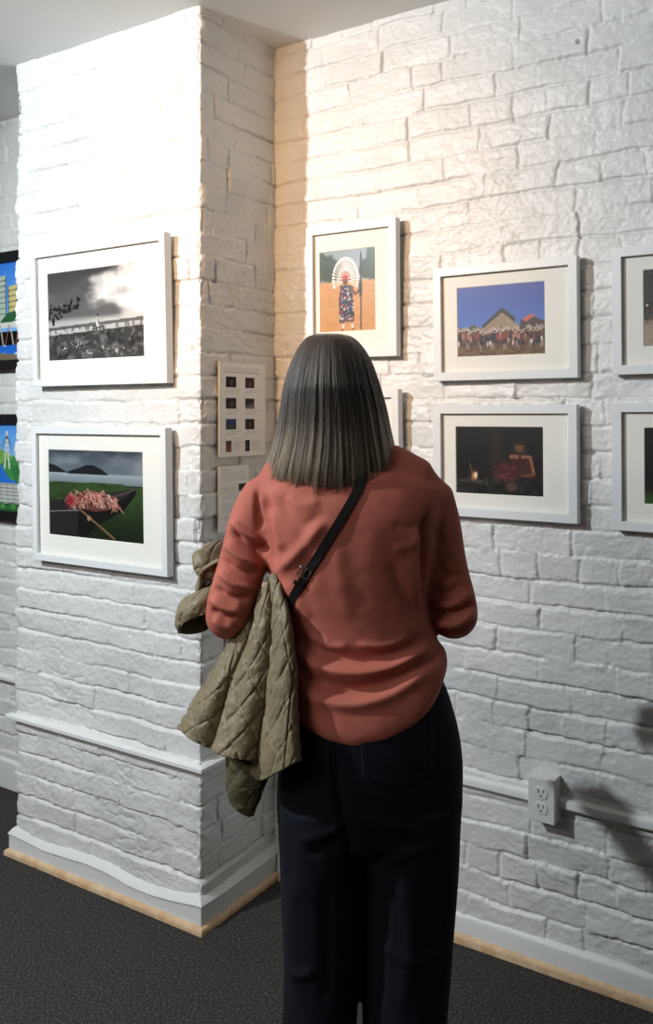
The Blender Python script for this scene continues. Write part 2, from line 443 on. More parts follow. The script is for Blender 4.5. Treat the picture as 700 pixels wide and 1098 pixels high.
# surface raceway / chair rail
RAIL = [(-.012, .4770), (.004, .4765), (.021, .4735), (.0245, .4705), (.0245, .4605), (.0225, .4580), (.010, .4565), (.004, .4500), (-.012, .4480)]
sweep('trim_3', pillar_path(), RAIL, M_TRIM)
RAILR = [(-.012, .470), (.010, .469), (.017, .465), (.0190, .460), (.0185, .447), (.016, .444), (.004, .4435), (-.012, .442)]
sweep('trim_4', wall_path(.0, 3.55, n=60), RAILR, M_TRIM, wob=.0015)
sweep('trim_5', wall_path(-2.55, -W, -.03, 20), [(a, b - .030) for a, b in RAIL], M_TRIM)

# ------------------------------------------------------------------ painting helpers for the prints
class Art:
    def __init__(s, w, h, seed=0):
        s.w, s.h, s.seed = w, h, seed
        s.x, s.y = np.meshgrid((np.arange(w) + .5) / w, (np.arange(h) + .5) / h)
        s.a = np.zeros((h, w, 3)); s.asp = w / h
        s.rs = np.random.RandomState(seed + 100)
    def n(s, sx, sy=None, seed=0, oct=4): return fbm(s.x * sx, s.y * (sy or sx), s.seed + seed, oct)
    def mix(s, m, c):
        m = np.clip(m, 0, 1)[..., None]; c = np.asarray(c, float)
        if c.ndim == 1: c = c / 255.
        s.a = s.a * (1 - m) + c * m
    def grad(s, y0, y1, c0, c1):
        t = np.clip((s.y - y0) / (y1 - y0), 0, 1)[..., None]; m = ((s.y >= y0) & (s.y <= y1))
        s.a[m] = ((np.array(c0) * (1 - t) + np.array(c1) * t) / 255.)[m]
    def ell(s, cx, cy, rx, ry, c, soft=.15, ang=0):
        ca, sa = math.cos(ang), math.sin(ang); dx = (s.x - cx) * s.asp; dy = s.y - cy
        u = (dx * ca + dy * sa) / (rx * s.asp); v = (-dx * sa + dy * ca) / ry
        d = np.sqrt(u * u + v * v); s.mix(sstep(1 + soft, 1 - soft, d), c)
    def poly(s, pts, c, soft=.004):
        inside = np.zeros(s.x.shape, bool); n = len(pts)
        for i in range(n):
            x0, y0 = pts[i]; x1, y1 = pts[(i + 1) % n]
            if y0 == y1: continue
            k = ((y0 > s.y) != (y1 > s.y)) & (s.x < (x1 - x0) * (s.y - y0) / (y1 - y0) + x0); inside ^= k
        s.mix(inside * 1., c)
    def line(s, x0, y0, x1, y1, w, c):
        ax, ay, bx, by = x0 * s.asp, y0, x1 * s.asp, y1; px, py = s.x * s.asp, s.y
        t = np.clip(((px - ax) * (bx - ax) + (py - ay) * (by - ay)) / max((bx - ax) ** 2 + (by - ay) ** 2, 1e-9), 0, 1)
        d = np.hypot(px - ax - t * (bx - ax), py - ay - t * (by - ay)); s.mix(sstep(w * 1.3, w * .6, d), c)

def art_seaside():
    A = Art(190, 128, 1); A.grad(0, 1, (70, 70, 72), (120, 120, 120))
    cl = A.n(3, 4, 1) * 2.2 + (A.x - .35) * 1.2 + (.35 - np.abs(A.y - .33)) * .9
    A.mix(sstep(-.05, .5, cl), (205, 205, 203)); A.mix(sstep(.35, .8, cl + A.n(9, 9, 3)), (240, 240, 238))
    A.mix(sstep(.1, .5, A.n(5, 7, 5) + .15) * .45 * (A.y < .6), (120, 120, 122)); A.mix((.25 - A.y) * 2.2 * (A.x < .75) * (1 - A.x * .6), (48, 48, 50))
    A.mix(sstep(.5, .58, A.y) * .8 * (A.y < .62), (196, 196, 194))
    hz = .63 - .05 * (A.x - .5); A.mix(((A.y > hz - .035) & (A.y < hz)) * .9, (88, 88, 88)); A.mix(((A.y > hz) & (A.y < hz + .05)) * 1., (190, 190, 188))
    A.mix(((A.y > hz) & (A.y < hz + .05)) * sstep(0, .2, A.n(60, 14, 8)), (120, 120, 120))
    A.mix((A.y > hz + .05) * 1., (62, 62, 62)); A.mix((A.y > hz + .05) * sstep(-.05, .3, A.n(26, 20, 9)), (110, 110, 110)); A.mix((A.y > hz + .05) * sstep(.05, .3, A.n(40, 34, 10)) * .8, (25, 25, 25))
    for cx, cy, r in ((.32, .82, .07), (.6, .88, .07), (.76, .9, .08), (.18, .85, .03), (.45, .9, .04)):
        A.mix(sstep(.05, .2, A.n(70, 60, 12)) * np.exp(-(((A.x - cx) / r) ** 2 + ((A.y - cy) / .04) ** 2)), (240, 240, 238))
    for i in range(46):
        x = A.rs.rand() * .36; y = .36 + .12 * A.rs.rand() + .05 * math.sin(x * 14) + .06 * (x < .08); A.ell(x, y, .012, .016, (25, 25, 25), .4, A.rs.rand() * 3)
    A.line(0, .62, .05, .36, .008, (20, 20, 20)); A.line(.03, .42, .34, .43, .006, (20, 20, 20))
    A.ell(.535, .53, .011, .02, (50, 50, 50)); A.line(.535, .55, .53, .62, .018, (215, 215, 215)); A.line(.535, .55, .545, .6, .007, (60, 60, 60))
    for cx in (.505, .575): A.ell(cx, .665, .024, .036, (25, 25, 25)); A.ell(cx, .665, .017, .027, (130, 130, 130))
    A.line(.505, .665, .575, .64, .006, (25, 25, 25)); return A
def art_boat():
    A = Art(190, 128, 2); A.grad(0, .3, (58, 66, 78), (112, 122, 130))
    A.mix(sstep(-.1, .4, A.n(4, 7, 1)) * (A.y < .3) * .7, (150, 158, 164)); A.mix(sstep(.0, .4, A.n(3, 6, 3)) * (A.y < .2) * .8, (46, 54, 66))
    A.grad(.27, .38, (160, 172, 178), (118, 128, 134))
    A.poly([(0, .17), (.08, .19), (.17, .24), (.22, .27), (0, .27)], (28, 32, 38)); A.poly([(.22, .26), (.33, .22), (.42, .18), (.5, .18), (.58, .22), (.64, .27), (.64, .28), (.22, .28)], (26, 30, 36))
    g = A.y > .38 - .02 * A.x + .03 * (A.x > .8); A.mix(g * 1., (52, 76, 38)); A.mix(g * sstep(-.1, .3, A.n(14, 30, 5)), (40, 58, 32)); A.mix(g * sstep(0, .3, A.n(50, 40, 6)) * .5, (84, 104, 56)); A.mix(g * sstep(.4, 1., A.y) * .8, (18, 26, 16))
    A.poly([(0, .6), (.3, .55), (.42, .7), (.35, 1), (0, 1)], (38, 36, 38))
    A.poly([(.33, .62), (.55, .62), (.78, .5), (.93, .4), (.90, .5), (.78, .66), (.55, .82), (.36, 1), (.32, .92)], (20, 19, 20))
    A.poly([(.66, .47), (.92, .40), (.80, .52), (.68, .56)], (44, 40, 40)); A.line(.36, .66, .92, .41, .008, (88, 80, 74))
    A.poly([(.2, .62), (.3, .52), (.42, .46), (.58, .47), (.7, .53), (.75, .6), (.62, .66), (.5, .68), (.36, .66), (.28, .66)], (104, 60, 54))
    for i in range(230):
        x0 = .22 + .5 * A.rs.rand(); top = .5 - .05 * math.sin((x0 - .2) * 5.5) + .02 * math.sin(x0 * 40) + A.rs.uniform(0, .12); dx = A.rs.normal(.03, .03); L = A.rs.uniform(.03, .10)
        c = [(198, 120, 106), (226, 176, 156), (90, 48, 44), (232, 200, 180), (58, 34, 34), (170, 100, 86), (206, 140, 124)][A.rs.randint(7)]
        for q in range(3): A.line(x0 + dx * q / 3, top + L * (q / 3) ** 2, x0 + dx * (q + 1) / 3, top + L * ((q + 1) / 3) ** 2, .0045, c)
    A.ell(.245, .58, .045, .06, (150, 44, 52), .7); A.mix(sstep(.0, .2, A.n(60, 60, 9)) * np.exp(-(((A.x - .24) / .06) ** 2 + ((A.y - .58) / .07) ** 2)), (110, 22, 32))
    A.line(.36, .68, .7, .96, .012, (128, 100, 70)); A.line(.0, .72, .34, .68, .004, (150, 150, 146)); A.ell(.44, .76, .02, .03, (160, 130, 96)); return A
def art_headdress():
    A = Art(130, 164, 3); A.grad(0, .42, (132, 146, 156), (170, 178, 180))
    for cx, cy, rx, ry in ((.16, .24, .26, .16), (.02, .2, .12, .2), (.94, .18, .12, .24), (.8, .26, .1, .12)):
        A.mix(sstep(1.1, .8, np.hypot((A.x - cx) / rx, (A.y - cy) / ry) + A.n(14, 14, 2) * .6), (54, 66, 44))
    A.mix(((A.y < .4)) * sstep(0, .3, A.n(40, 40, 4)) * .4 * (A.x < .4), (96, 106, 70))
    A.mix(sstep(.37, .41, A.y + .02 * A.n(8, 8, 5)), (206, 152, 96)); A.mix((A.y > .4) * sstep(-.2, .3, A.n(16, 60, 6)) * .5, (188, 130, 78)); A.mix((A.y > .4) * sstep(.0, .3, A.n(60, 80, 7)) * .3, (232, 190, 140))
    for i in range(25):
        a = math.pi * (i / 24) * 1.25 - math.pi * .125; x, y = .47 - .21 * math.cos(a) * 1., .36 - .24 * math.sin(a)
        A.line(.47 - .07 * math.cos(a), .37 - .08 * math.sin(a), x, y, .006, (232, 230, 226)); A.ell(x, y, .02, .017, (244, 242, 238))
    for i in range(15):
        a = math.pi * (i / 14); A.line(.47, .37, .47 - .09 * math.cos(a), .37 - .1 * math.sin(a), .008, [(170, 60, 40), (220, 200, 180)][i % 2])
    A.ell(.47, .39, .042, .045, (120, 62, 44)); A.ell(.47, .345, .05, .02, (186, 50, 40))
    A.poly([(.38, .44), (.56, .44), (.6, .6), (.62, .86), (.36, .86), (.36, .6)], (46, 50, 70))
    for i in range(230):
        x = .48 + A.rs.uniform(-.11, .13); y = A.rs.uniform(.45, .87); A.ell(x, y, .017, .01, [(36, 38, 56), (210, 200, 190), (160, 52, 50), (30, 30, 40), (96, 100, 130)][A.rs.randint(5)], .4)
    A.line(.40, .47, .37, .6, .014, (112, 50, 44)); A.line(.56, .47, .64, .55, .015, (104, 62, 48)); A.line(.64, .55, .71, .5, .012, (104, 62, 48))
    A.line(.735, .06, .73, .96, .009, (60, 44, 36)); A.line(.735, .1, .735, .3, .014, (40, 34, 32)); A.ell(.725, .48, .03, .1, (52, 46, 46), .4)
    A.line(.43, .86, .41, .97, .012, (126, 72, 54)); A.line(.57, .86, .60, .96, .012, (126, 72, 54)); A.line(.43, .9, .42, .93, .016, (228, 220, 210)); A.line(.58, .9, .59, .93, .016, (228, 220, 210)); return A
def art_dancers():
    A = Art(180, 138, 4); A.grad(0, .75, (32, 62, 150), (92, 132, 206)); A.mix(sstep(-.1, .5, A.n(2, 3, 1)) * .25, (60, 92, 180))
    A.mix(sstep(.78, .84, A.y), (120, 96, 68)); A.mix((A.y > .8) * sstep(-.1, .3, A.n(20, 40, 3)), (86, 66, 46))
    A.poly([(.0, .62), (.05, .56), (.12, .6), (.2, .54), (.3, .6), (.3, .78), (0, .78)], (72, 80, 64))
    A.poly([(.3, .56), (.52, .33), (.66, .47), (.66, .8), (.3, .8)], (40, 46, 42)); A.poly([(.31, .6), (.52, .40), (.72, .6), (.72, .8), (.31, .8)], (150, 130, 108))
    for i in range(26):
        x = .33 + .38 * i / 26; A.line(x, .8, .52 + (x - .52) * .3, .46, .006, [(90, 76, 60), (190, 170, 142)][i % 2])
    A.poly([(.72, .52), (.82, .46), (.9, .5), (1, .56), (1, .8), (.7, .8)], (66, 56, 52)); A.poly([(.74, .5), (.84, .44), (.88, .46), (.78, .54)], (196, 96, 92))
    for i in range(44):
        x = .02 + .94 * ((i * .618) % 1); y = .62 + .07 * A.rs.rand(); k = A.rs.rand()
        for j in range(8 if i % 3 == 0 else 3):
            a = math.pi * j / 7; A.line(x, y, x - .035 * math.cos(a), y - .055 * math.sin(a), .004, [(218, 208, 198), (150, 116, 104), (226, 222, 216), (120, 92, 84)][j % 4])
        A.line(x, y + .04, x + A.rs.uniform(-.01, .01), y + .15, .022, [(60, 44, 42), (128, 60, 52), (40, 38, 50), (170, 120, 100)][A.rs.randint(4)])
        A.ell(x, y + .01, .014, .02, (92, 56, 44)); A.line(x, y + .12, x, y + .16, .018, [(214, 206, 198), (40, 34, 34), (96, 76, 66), (34, 30, 40)][A.rs.randint(4)])
        A.line(x - .008, y + .16, x - .01, y + .23, .008, (104, 68, 52)); A.line(x + .01, y + .16, x + .012, y + .23, .006, (176, 160, 148) if i % 3 == 0 else (80, 54, 44))
    return A
def art_fireside():
    A = Art(180, 134, 5); A.grad(0, 1, (30, 29, 28), (24, 23, 23)); A.mix(sstep(0, .3, A.n(12, 10, 1)) * .4, (46, 44, 42))
    A.mix(np.exp(-(((A.x - .47) / .07) ** 2)) * (A.y < .6) * .5, (66, 48, 40)); A.mix((A.y > .72) * sstep(-.1, .3, A.n(20, 14, 3)) * .7, (58, 60, 54))
    A.ell(.73, .34, .07, .12, (60, 48, 40), .4); A.ell(.725, .3, .042, .07, (118, 80, 58), .5); A.ell(.725, .24, .055, .04, (46, 34, 30), .4)
    A.poly([(.62, .4), (.86, .42), (.9, .7), (.82, .74), (.66, .66)], (70, 36, 34)); A.line(.64, .44, .70, .44, .03, (150, 104, 78)); A.line(.84, .44, .88, .68, .020, (150, 102, 74)); A.line(.88, .68, .74, .7, .018, (112, 72, 54)); A.line(.76, .44, .82, .44, .024, (150, 104, 78))
    A.ell(.6, .65, .16, .13, (74, 34, 36), .3); A.mix(sstep(.0, .25, A.n(26, 22, 7)) * np.exp(-(((A.x - .6) / .16) ** 2 + ((A.y - .65) / .13) ** 2)), (120, 62, 60)); A.ell(.64, .86, .06, .06, (90, 66, 54), .4)
    A.line(.66, .45, .76, .62, .007, (40, 26, 26)); A.line(.8, .45, .72, .62, .007, (40, 26, 26)); A.ell(.23, .72, .055, .12, (52, 34, 28), .5); A.ell(.23, .72, .03, .06, (206, 130, 92), .5); A.ell(.245, .71, .018, .04, (250, 226, 196), .5)
    for i in range(26): A.ell(.22 + A.rs.normal(0, .08), .79 + A.rs.normal(0, .02), .012, .006, (110, 112, 102), .5, A.rs.rand())
    A.line(.18, .55, .2, .66, .008, (120, 84, 60)); return A
def art_dusk():
    A = Art(150, 110, 6); A.grad(0, .62, (38, 40, 44), (70, 68, 66)); A.mix(sstep(0, .3, A.n(10, 8, 1)) * .5 * (A.y < .6), (24, 26, 28)); A.mix(sstep(.6, .68, A.y), (168, 150, 132)); A.mix((A.y > .66) * sstep(0, .3, A.n(20, 30, 3)) * .6, (128, 112, 98))
    for i in range(40): A.ell(A.rs.rand(), .4 + .3 * A.rs.rand(), .01, .014, [(232, 230, 226), (30, 28, 28), (150, 70, 60)][A.rs.randint(3)], .4)
    return A
def art_night():
    A = Art(150, 110, 7); A.grad(0, 1, (20, 22, 24), (30, 34, 30)); A.mix(sstep(.78, .9, A.y + .1 * A.n(8, 8, 1)), (54, 88, 44)); A.mix(sstep(.8, 1, A.y) * sstep(0, .3, A.n(30, 30, 2)), (30, 56, 28)); A.ell(.55, .5, .14, .3, (66, 50, 42), .5); A.ell(.55, .3, .05, .07, (130, 92, 70), .4); return A
def art_stall():
    A = Art(120, 150, 8); A.grad(0, 1, (70, 62, 54), (112, 92, 70)); A.mix(sstep(0, .3, A.n(6, 9, 1)), (44, 40, 38)); A.ell(.5, .55, .16, .3, (128, 60, 48), .4); A.ell(.5, .24, .07, .08, (104, 66, 50), .3); return A
def art_city():
    A = Art(170, 110, 9); A.grad(0, .7, (52, 120, 214), (120, 178, 236)); ink = (26, 30, 36)
    for x, w, y, c in ((.05, .1, .2, (210, 196, 120)), (.17, .09, .32, (222, 206, 140)), (.3, .1, .12, (190, 196, 150)), (.44, .08, .28, (150, 180, 190)), (.55, .14, .16, (176, 190, 178)), (.72, .1, .26, (206, 190, 120)), (.82, .17, .3, (186, 190, 160))):
        A.poly([(x, y), (x + w, y - .02), (x + w, .62), (x, .62)], c)
        for k in range(7): A.line(x, y + .04 + k * .055, x + w, y + .03 + k * .055, .006, (70, 100, 96))
        for xx in (x, x + w): A.line(xx, y, xx, .62, .007, ink)
    A.poly([(.6, .62), (.7, .52), (.86, .48), (1, .56), (1, .66), (.6, .66)], (44, 92, 58)); A.poly([(0, .64), (.2, .56), (.4, .62), (.4, .68), (0, .68)], (58, 104, 60))
    A.poly([(0, .62), (1, .60), (1, .66), (0, .68)], (212, 214, 206))
    for k in range(9): x = .02 + k * .12; A.line(x, .64, x + .04, .88, .012, (206, 204, 196)); A.line(x + .1, .64, x + .05, .88, .008, (150, 80, 74)); A.line(x, .64, x + .04, .88, .003, ink)
    A.grad(.84, 1, (30, 96, 196), (44, 120, 214)); A.mix((A.y > .84) * sstep(.08, .2, A.n(12, 50, 3)), (220, 236, 244)); A.poly([(0, .94), (.5, .9), (1, .95), (1, 1), (0, 1)], (120, 106, 86)); return A
def art_river():
    A = Art(170, 110, 10); A.grad(0, .45, (70, 140, 222), (150, 200, 240)); ink = (24, 30, 30)
    A.poly([(0, .36), (.2, .24), (.4, .36), (.6, .28), (.8, .38), (1, .3), (1, .6), (0, .6)], (120, 170, 84)); A.poly([(.55, .5), (.8, .36), (1, .4), (1, .66), (.6, .62)], (64, 140, 74))
    A.poly([(0, .5), (.62, .46), (.72, .62), (.86, .66), (.9, .72), (0, .72)], (40, 112, 206)); A.poly([(.72, .46), (.9, .5), (.96, .7), (.8, .66)], (50, 120, 60))
    for x in (.25, .7):
        A.line(x, .1, x - .03, .5, .014, (226, 226, 220)); A.line(x, .1, x + .03, .5, .014, (226, 226, 220))
        for k in range(6): A.line(x, .14, x - .2 + k * .08, .5, .003, ink)
    A.poly([(0, .66), (1, .68), (1, .9), (0, .9)], (196, 198, 190))
    for k in range(6): A.line(0, .68 + k * .04, 1, .69 + k * .04, .005, (110, 112, 108))
    for k in range(14): A.line(k / 13., .66, k / 13. + .02, .9, .005, (120, 122, 118))
    for k in range(9): A.ell(k / 8., .95, .07, .06, (44, 104, 54), .2); A.ell(k / 8. + .02, .93, .03, .025, (84, 148, 78), .3)
    return A

def color_sheet(name, art, x0, x1, z0, z1, y, mat, parent, thick=.0006):
    """flat print standing at its own depth: a fine grid carrying the picture, with a thin paper edge and back"""
    h, w = art.h, art.w
    xs = np.linspace(x0, x1, w); zs = np.linspace(z1, z0, h); X, Z = np.meshgrid(xs, zs)
    V = np.stack([X, np.full_like(X, y), Z], -1).reshape(-1, 3); F = grid_faces(w, h)[:, ::-1]
    n = len(V)
    cs = [0, w - 1, n - 1, n - w]
    V2 = np.concatenate([V, V[cs] + np.array([0, thick, 0])])
    b = [n, n + 1, n + 2, n + 3]
    F2 = np.concatenate([F, np.array([b, [0, b[0], b[1], w - 1], [w - 1, b[1], b[2], n - 1], [n - 1, b[2], b[3], n - w], [n - w, b[3], b[0], 0]])])
    o = mesh(name, V2, F2, mat, False, parent)
    c = np.ones((len(V2), 4), np.float32); c[:n, :3] = lin(np.clip(art.a, 0, 1)).reshape(-1, 3); c[n:, :3] = .8
    at = o.data.color_attributes.new('Col', 'FLOAT_COLOR', 'POINT'); at.data.foreach_set('color', c.ravel())
    return o

def rect(x0, x1, z0, z1, y): return [(x0, y, z0), (x1, y, z0), (x1, y, z1), (x0, y, z1)]
def framed(loc_y, x0, x1, z0, z1, op, art, label, group, lean=.030, face=.0235, depth=.026, roll=0., back=.006):
    """white box frame hanging on a wall that faces -y; op = opening of the mount (x0,x1,z0,z1)"""
    cx = (x0 + x1) / 2; w2 = (x1 - x0) / 2; hh = z1 - z0
    t = empty('framed_photograph', (cx, loc_y - back, z0), (lean, roll, 0))
    tag(t, label, 'picture', group)
    d = depth; m = MB()
    L = [(0, 0), (0, -d + .0012), (.0012, -d), (face - .001, -d), (face, -d + .001), (face, -d + .0105), (face - .006, -d + .0105), (face - .006, 0)]
    m.loops([rect(-w2 + i, w2 - i, i, hh - i, y) for i, y in L] + [rect(-w2, w2, 0, hh, 0)])
    m.build('frame', M_FRAME, t)
    g = MB(); i = face - .005; g.box(-w2 + i, w2 - i, -d + .0105, -d + .0120, i, hh - i); g.build('glass', M_GLASS, t)
    ox0, ox1, oz0, oz1 = op[0] - cx, op[1] - cx, op[2] - z0, op[3] - z0
    mt = MB(); y0 = -d + .0128; b = .0016; i = face - .005
    mt.loops([rect(-w2 + i, w2 - i, i, hh - i, y0 + b), rect(-w2 + i, w2 - i, i, hh - i, y0), rect(ox0, ox1, oz0, oz1, y0), rect(ox0 + b, ox1 - b, oz0 + b, oz1 - b, y0 + b)])
    mt.build('mount_board', M_MAT, t)
    color_sheet('print', art, ox0 - .004, ox1 + .004, oz0 - .004, oz1 + .004, y0 + b + .0003, M_PRINT, t)
    bk = MB(); bk.box(-w2 + i, w2 - i, y0 + b + .0015, -.002, i, hh - i); bk.build('backing_board', M_FOAM, t)
    return t

GR = 'white framed photographs on the long brick wall'; GP = 'white framed photographs on the brick pillar'
framed(-D, -.682, -.097, 1.568, 2.004, (-.619, -.197, 1.649, 1.930), art_seaside(), 'large white frame with a black and white seaside photograph, on the brick pillar', GP, lean=.03, face=.022, depth=.028)
framed(-D, -.682, -.096, 1.006, 1.438, (-.618, -.2, 1.091, 1.366), art_boat(), 'large white frame with a photograph of a dark boat full of red nets', GP, lean=.02, face=.022, depth=.028)
framed(0, .146, .459, 1.648, 2.048, (.186, .383, 1.727, 1.973), art_headdress(), 'white upright frame with a feather headdress figure on sand, above her head', GR, roll=.008)
framed(0, .158, .470, 1.148, 1.550, (.2, .40, 1.235, 1.47), art_stall(), 'white frame mostly hidden behind her hair, only its right side showing', GR)
framed(0, .578, .986, 1.571, 1.886, (.645, .897, 1.636, 1.829), art_dancers(), 'white frame with a photograph of a crowd of dancers under deep blue sky', GR)
framed(0, .577, .985, 1.194, 1.502, (.64, .892, 1.257, 1.444), art_fireside(), 'white frame with a nearly black photograph of a seated figure beside a small fire', GR, lean=.02)
framed(0, 1.073, 1.478, 1.576, 1.893, (1.146, 1.402, 1.644, 1.835), art_dusk(), 'white frame cut by the right photo edge, upper, with grey and sandy print', GR)
framed(0, 1.073, 1.478, 1.185, 1.505, (1.148, 1.404, 1.253, 1.444), art_night(), 'white frame cut by the right photo edge, lower, with black print and green strip', GR, lean=.02)

def painting(z0, z1, art, label):
    x0, x1 = -1.66, -1.08; cx = (x0 + x1) / 2; w2 = (x1 - x0) / 2; hh = z1 - z0
    t = tag(empty('framed_painting', (cx, -.037, z0), (.01, 0, 0)), label, 'painting', 'black framed city paintings on the recessed wall')
    m = MB(); f = .042; d = .022
    m.loops([rect(-w2 + i, w2 - i, i, hh - i, y) for i, y in ((0, 0), (0, -d + .002), (.002, -d), (f - .003, -d), (f, -d + .004), (f, -d + .012), (f - .008, -d + .012), (f - .008, 0), (0, 0))])
    m.build('frame', M_BLACKFRAME, t)
    color_sheet('canvas', art, -w2 + f - .006, w2 - f + .006, f - .006, hh - f + .006, -d + .0125, M_CANVAS, t, .006)
painting(1.652, 2.118, art_city(), 'black framed painting of tall buildings over a bridge, upper at the left photo edge')
painting(1.058, 1.480, art_river(), 'black framed painting of a blue river between green banks, lower at the left photo edge')

# ------------------------------------------------------------------ printed information sheets on the pillar's shaded side
def art_sheet(w, h, wm, hm, rows, seed, thumbs, texts, title):
    A = Art(w, h, seed); A.a[:] = np.array([246, 244, 238]) / 255.
    mm = lambda v: v / wm
    def words(x0, x1, y, hgt, dark=110):
        x = x0
        while x < x1:
            L = A.rs.uniform(.008, .03) ; e = min(x + L, x1)
            A.mix(((A.x > x) & (A.x < e) & (A.y > y) & (A.y < y + hgt)) * (.55 + .45 * (A.rs.rand(h, w) > .35)), (dark, dark, dark)); x = e + .008
    for y, x1, dk in title: words(.1, x1, y, .006, dk)
    for x0, x1, y in texts: words(x0, x1, y, .0045, 140)
    for (x0, x1, y0, y1, kind) in thumbs:
        m = (A.x > x0) & (A.x < x1) & (A.y > y0) & (A.y < y1); u = (A.x - x0) / (x1 - x0); v = (A.y - y0) / (y1 - y0)
        cols = {'dark': (34, 28, 32), 'red': (58, 40, 36), 'sky': (46, 60, 118), 'sand': (170, 110, 84), 'grey': (52, 46, 50), 'night': (30, 27, 30)}
        A.mix(m * 1., cols[kind]); A.mix(m * sstep(.05, .3, A.n(60, 60, int(x0 * 90 + y0 * 700))) * .6, (120, 104, 96))
        if kind == 'sky': A.mix(m * (v > .6) * 1., (70, 80, 52))
        if kind == 'grey': A.mix(m * sstep(.5, 1, v + .3 * u) * .8, (150, 140, 150))
        if kind in ('dark', 'night', 'red'): A.mix(m * np.exp(-(((u - .55) / .2) ** 2 + ((v - .6) / .25) ** 2)) * .6, (128, 112, 96))
        if kind == 'sand': A.mix(m * np.exp(-(((u - .5) / .25) ** 2 + ((v - .5) / .35) ** 2)) * .9, (70, 40, 40)); A.mix(m * (v < .3) * .7, (60, 52, 50))
    return A
def sheet(y0, y1, z0, z1, art, label):
    t = tag(empty('information_sheet', (.006, (y0 + y1) / 2, z0), (0, 0, math.pi / 2)), label, 'sheet', 'printed sheets on the pillar side')
    w2 = (y1 - y0) / 2; h = z1 - z0
    b = MB(); b.box(-w2, w2, -.006, 0, 0, h, .0006); b.build('foam_board', M_FOAM, t)
    color_sheet('printed_page', art, -w2, w2, 0, h, -.0068, M_SHEETM, t)
th = []; tx = []
for k, (y, a, b) in enumerate(((.155, 'dark', 'red'), (.38, 'night', 'grey'), (.60, 'sky', 'dark'))):
    th += [(.125, .345, y, y + .112, a), (.54, .75, y, y + .112, b)]
    for j in range(3): tx += [(.125, .46 - .1 * j * (k + 1) / 3, y + .13 + j * .018), (.54, .92 - .12 * j, y + .13 + j * .018)]
th += [(.125, .25, .83, .95, 'sand'), (.54, .64, .83, .95, 'night')]
for j in range(6): tx += [(.29, .48 - .03 * (j % 3), .84 + j * .017), (.69, .9 - .03 * (j % 3), .84 + j * .017)]
sheet(-.290, -.068, 1.351, 1.632, art_sheet(190, 240, .222, .281, 0, 21, th, tx, [(.058, .84, 130), (.074, .86, 120), (.09, .8, 130), (.106, .87, 110)]), 'printed sheet with eight small photographs, taped higher on the pillar side')
tx = [(.1, .9, .1 + j * .02) for j in range(7)] + [(.1, .6, .33 + j * .022) for j in range(9)] + [(.1, .6, .57 + j * .022) for j in range(12)] + [(.64, .85, .44 + .02 * j) for j in range(3)]
sheet(-.291, -.152, 1.131, 1.324, art_sheet(140, 190, .139, .193, 0, 22, [(.64, .92, .29, .41, 'grey'), (.64, .92, .54, .66, 'night'), (.64, .92, .8, .9, 'dark')], tx, [(.06, .35, 110)]), 'smaller printed sheet with text and small photographs, partly behind her left shoulder')

# ------------------------------------------------------------------ power outlet on the raceway
def outlet():
    x0, x1, z0, z1, yf = .860, .930, .411, .525, -.048
    cx = (x0 + x1) / 2; cz = (z0 + z1) / 2
    t = tag(empty('power_outlet', (cx, -.002, z0)), 'white surface mounted double power outlet box on the wall rail', 'outlet')
    w2 = (x1 - x0) / 2; h = z1 - z0
    b = MB(); b.box(-w2, w2, yf + .006, .008, 0, h, .002); b.build('box', M_PLATE, t)
    p = MB(); p.box(-w2 - .0005, w2 + .0005, yf, yf + .007, -.0005, h + .0005, .0025); p.build('cover_plate', M_PLATE, t)
    s = MB(); s.loops([[(.0028 * math.cos(a), y, h / 2 + .0028 * math.sin(a)) for a in np.linspace(0, 6.283, 12, endpoint=False)] for y in (yf + .001, yf - .0008)], True); s.build('screw', M_PLATE, t)
    for zc in (h / 2 + .0198, h / 2 - .0198):
        r = .0172; pts = []
        for a in np.linspace(0, 2 * math.pi, 40, endpoint=False):
            pts.append((r * math.cos(a), zc + max(-.0138, min(.0138, r * math.sin(a)))))
        q = MB(); q.loops([[(x * k, y, zc + (z - zc) * k) for x, z in pts] for k, y in ((1.05, yf + .001), (1.04, yf - .0012), (1.0, yf - .0024))], True)
        rc = q.build('receptacle', M_PLATE, t)
        sl = MB(); yy = yf - .0028
        sl.box(-.0078, -.0052, yy, yf, zc + .0005, zc + .0098); sl.box(.0052, .0076, yy, yf, zc + .0015, zc + .0090)
        sl.loops([[(.0027 * math.cos(a), y, zc - .0072 + max(-.0019, .0027 * math.sin(a))) for a in np.linspace(0, 6.283, 14, endpoint=False)] for y in (yf, yy)], True)
        sl.build('slots', M_DARK, rc)
outlet()

# ------------------------------------------------------------------ the visitor, seen from behind
DEP, X0 = 1.62, .065
FW = np.array([-math.sin(YAW), math.cos(YAW), 0]); RT = np.array([math.cos(YAW), math.sin(YAW), 0])
ROOT = CAM + FW * DEP + RT * X0; ROOT[2] = 0
CL = np.array([-X0, -DEP, 1.47])                       # the camera in the visitor's own coordinates
def P(u, v, Y=0.0):
    d = DEP + Y
    return np.array([(u - 350) / FPX * d - X0, Y, 1.47 - (v - CYP) / FPX * d])
def UV(V):
    d = DEP + V[:, 1]
    return 350 + FPX * (V[:, 0] + X0) / d, CYP - FPX * (V[:, 2] - 1.47) / d
MPP = DEP / FPX

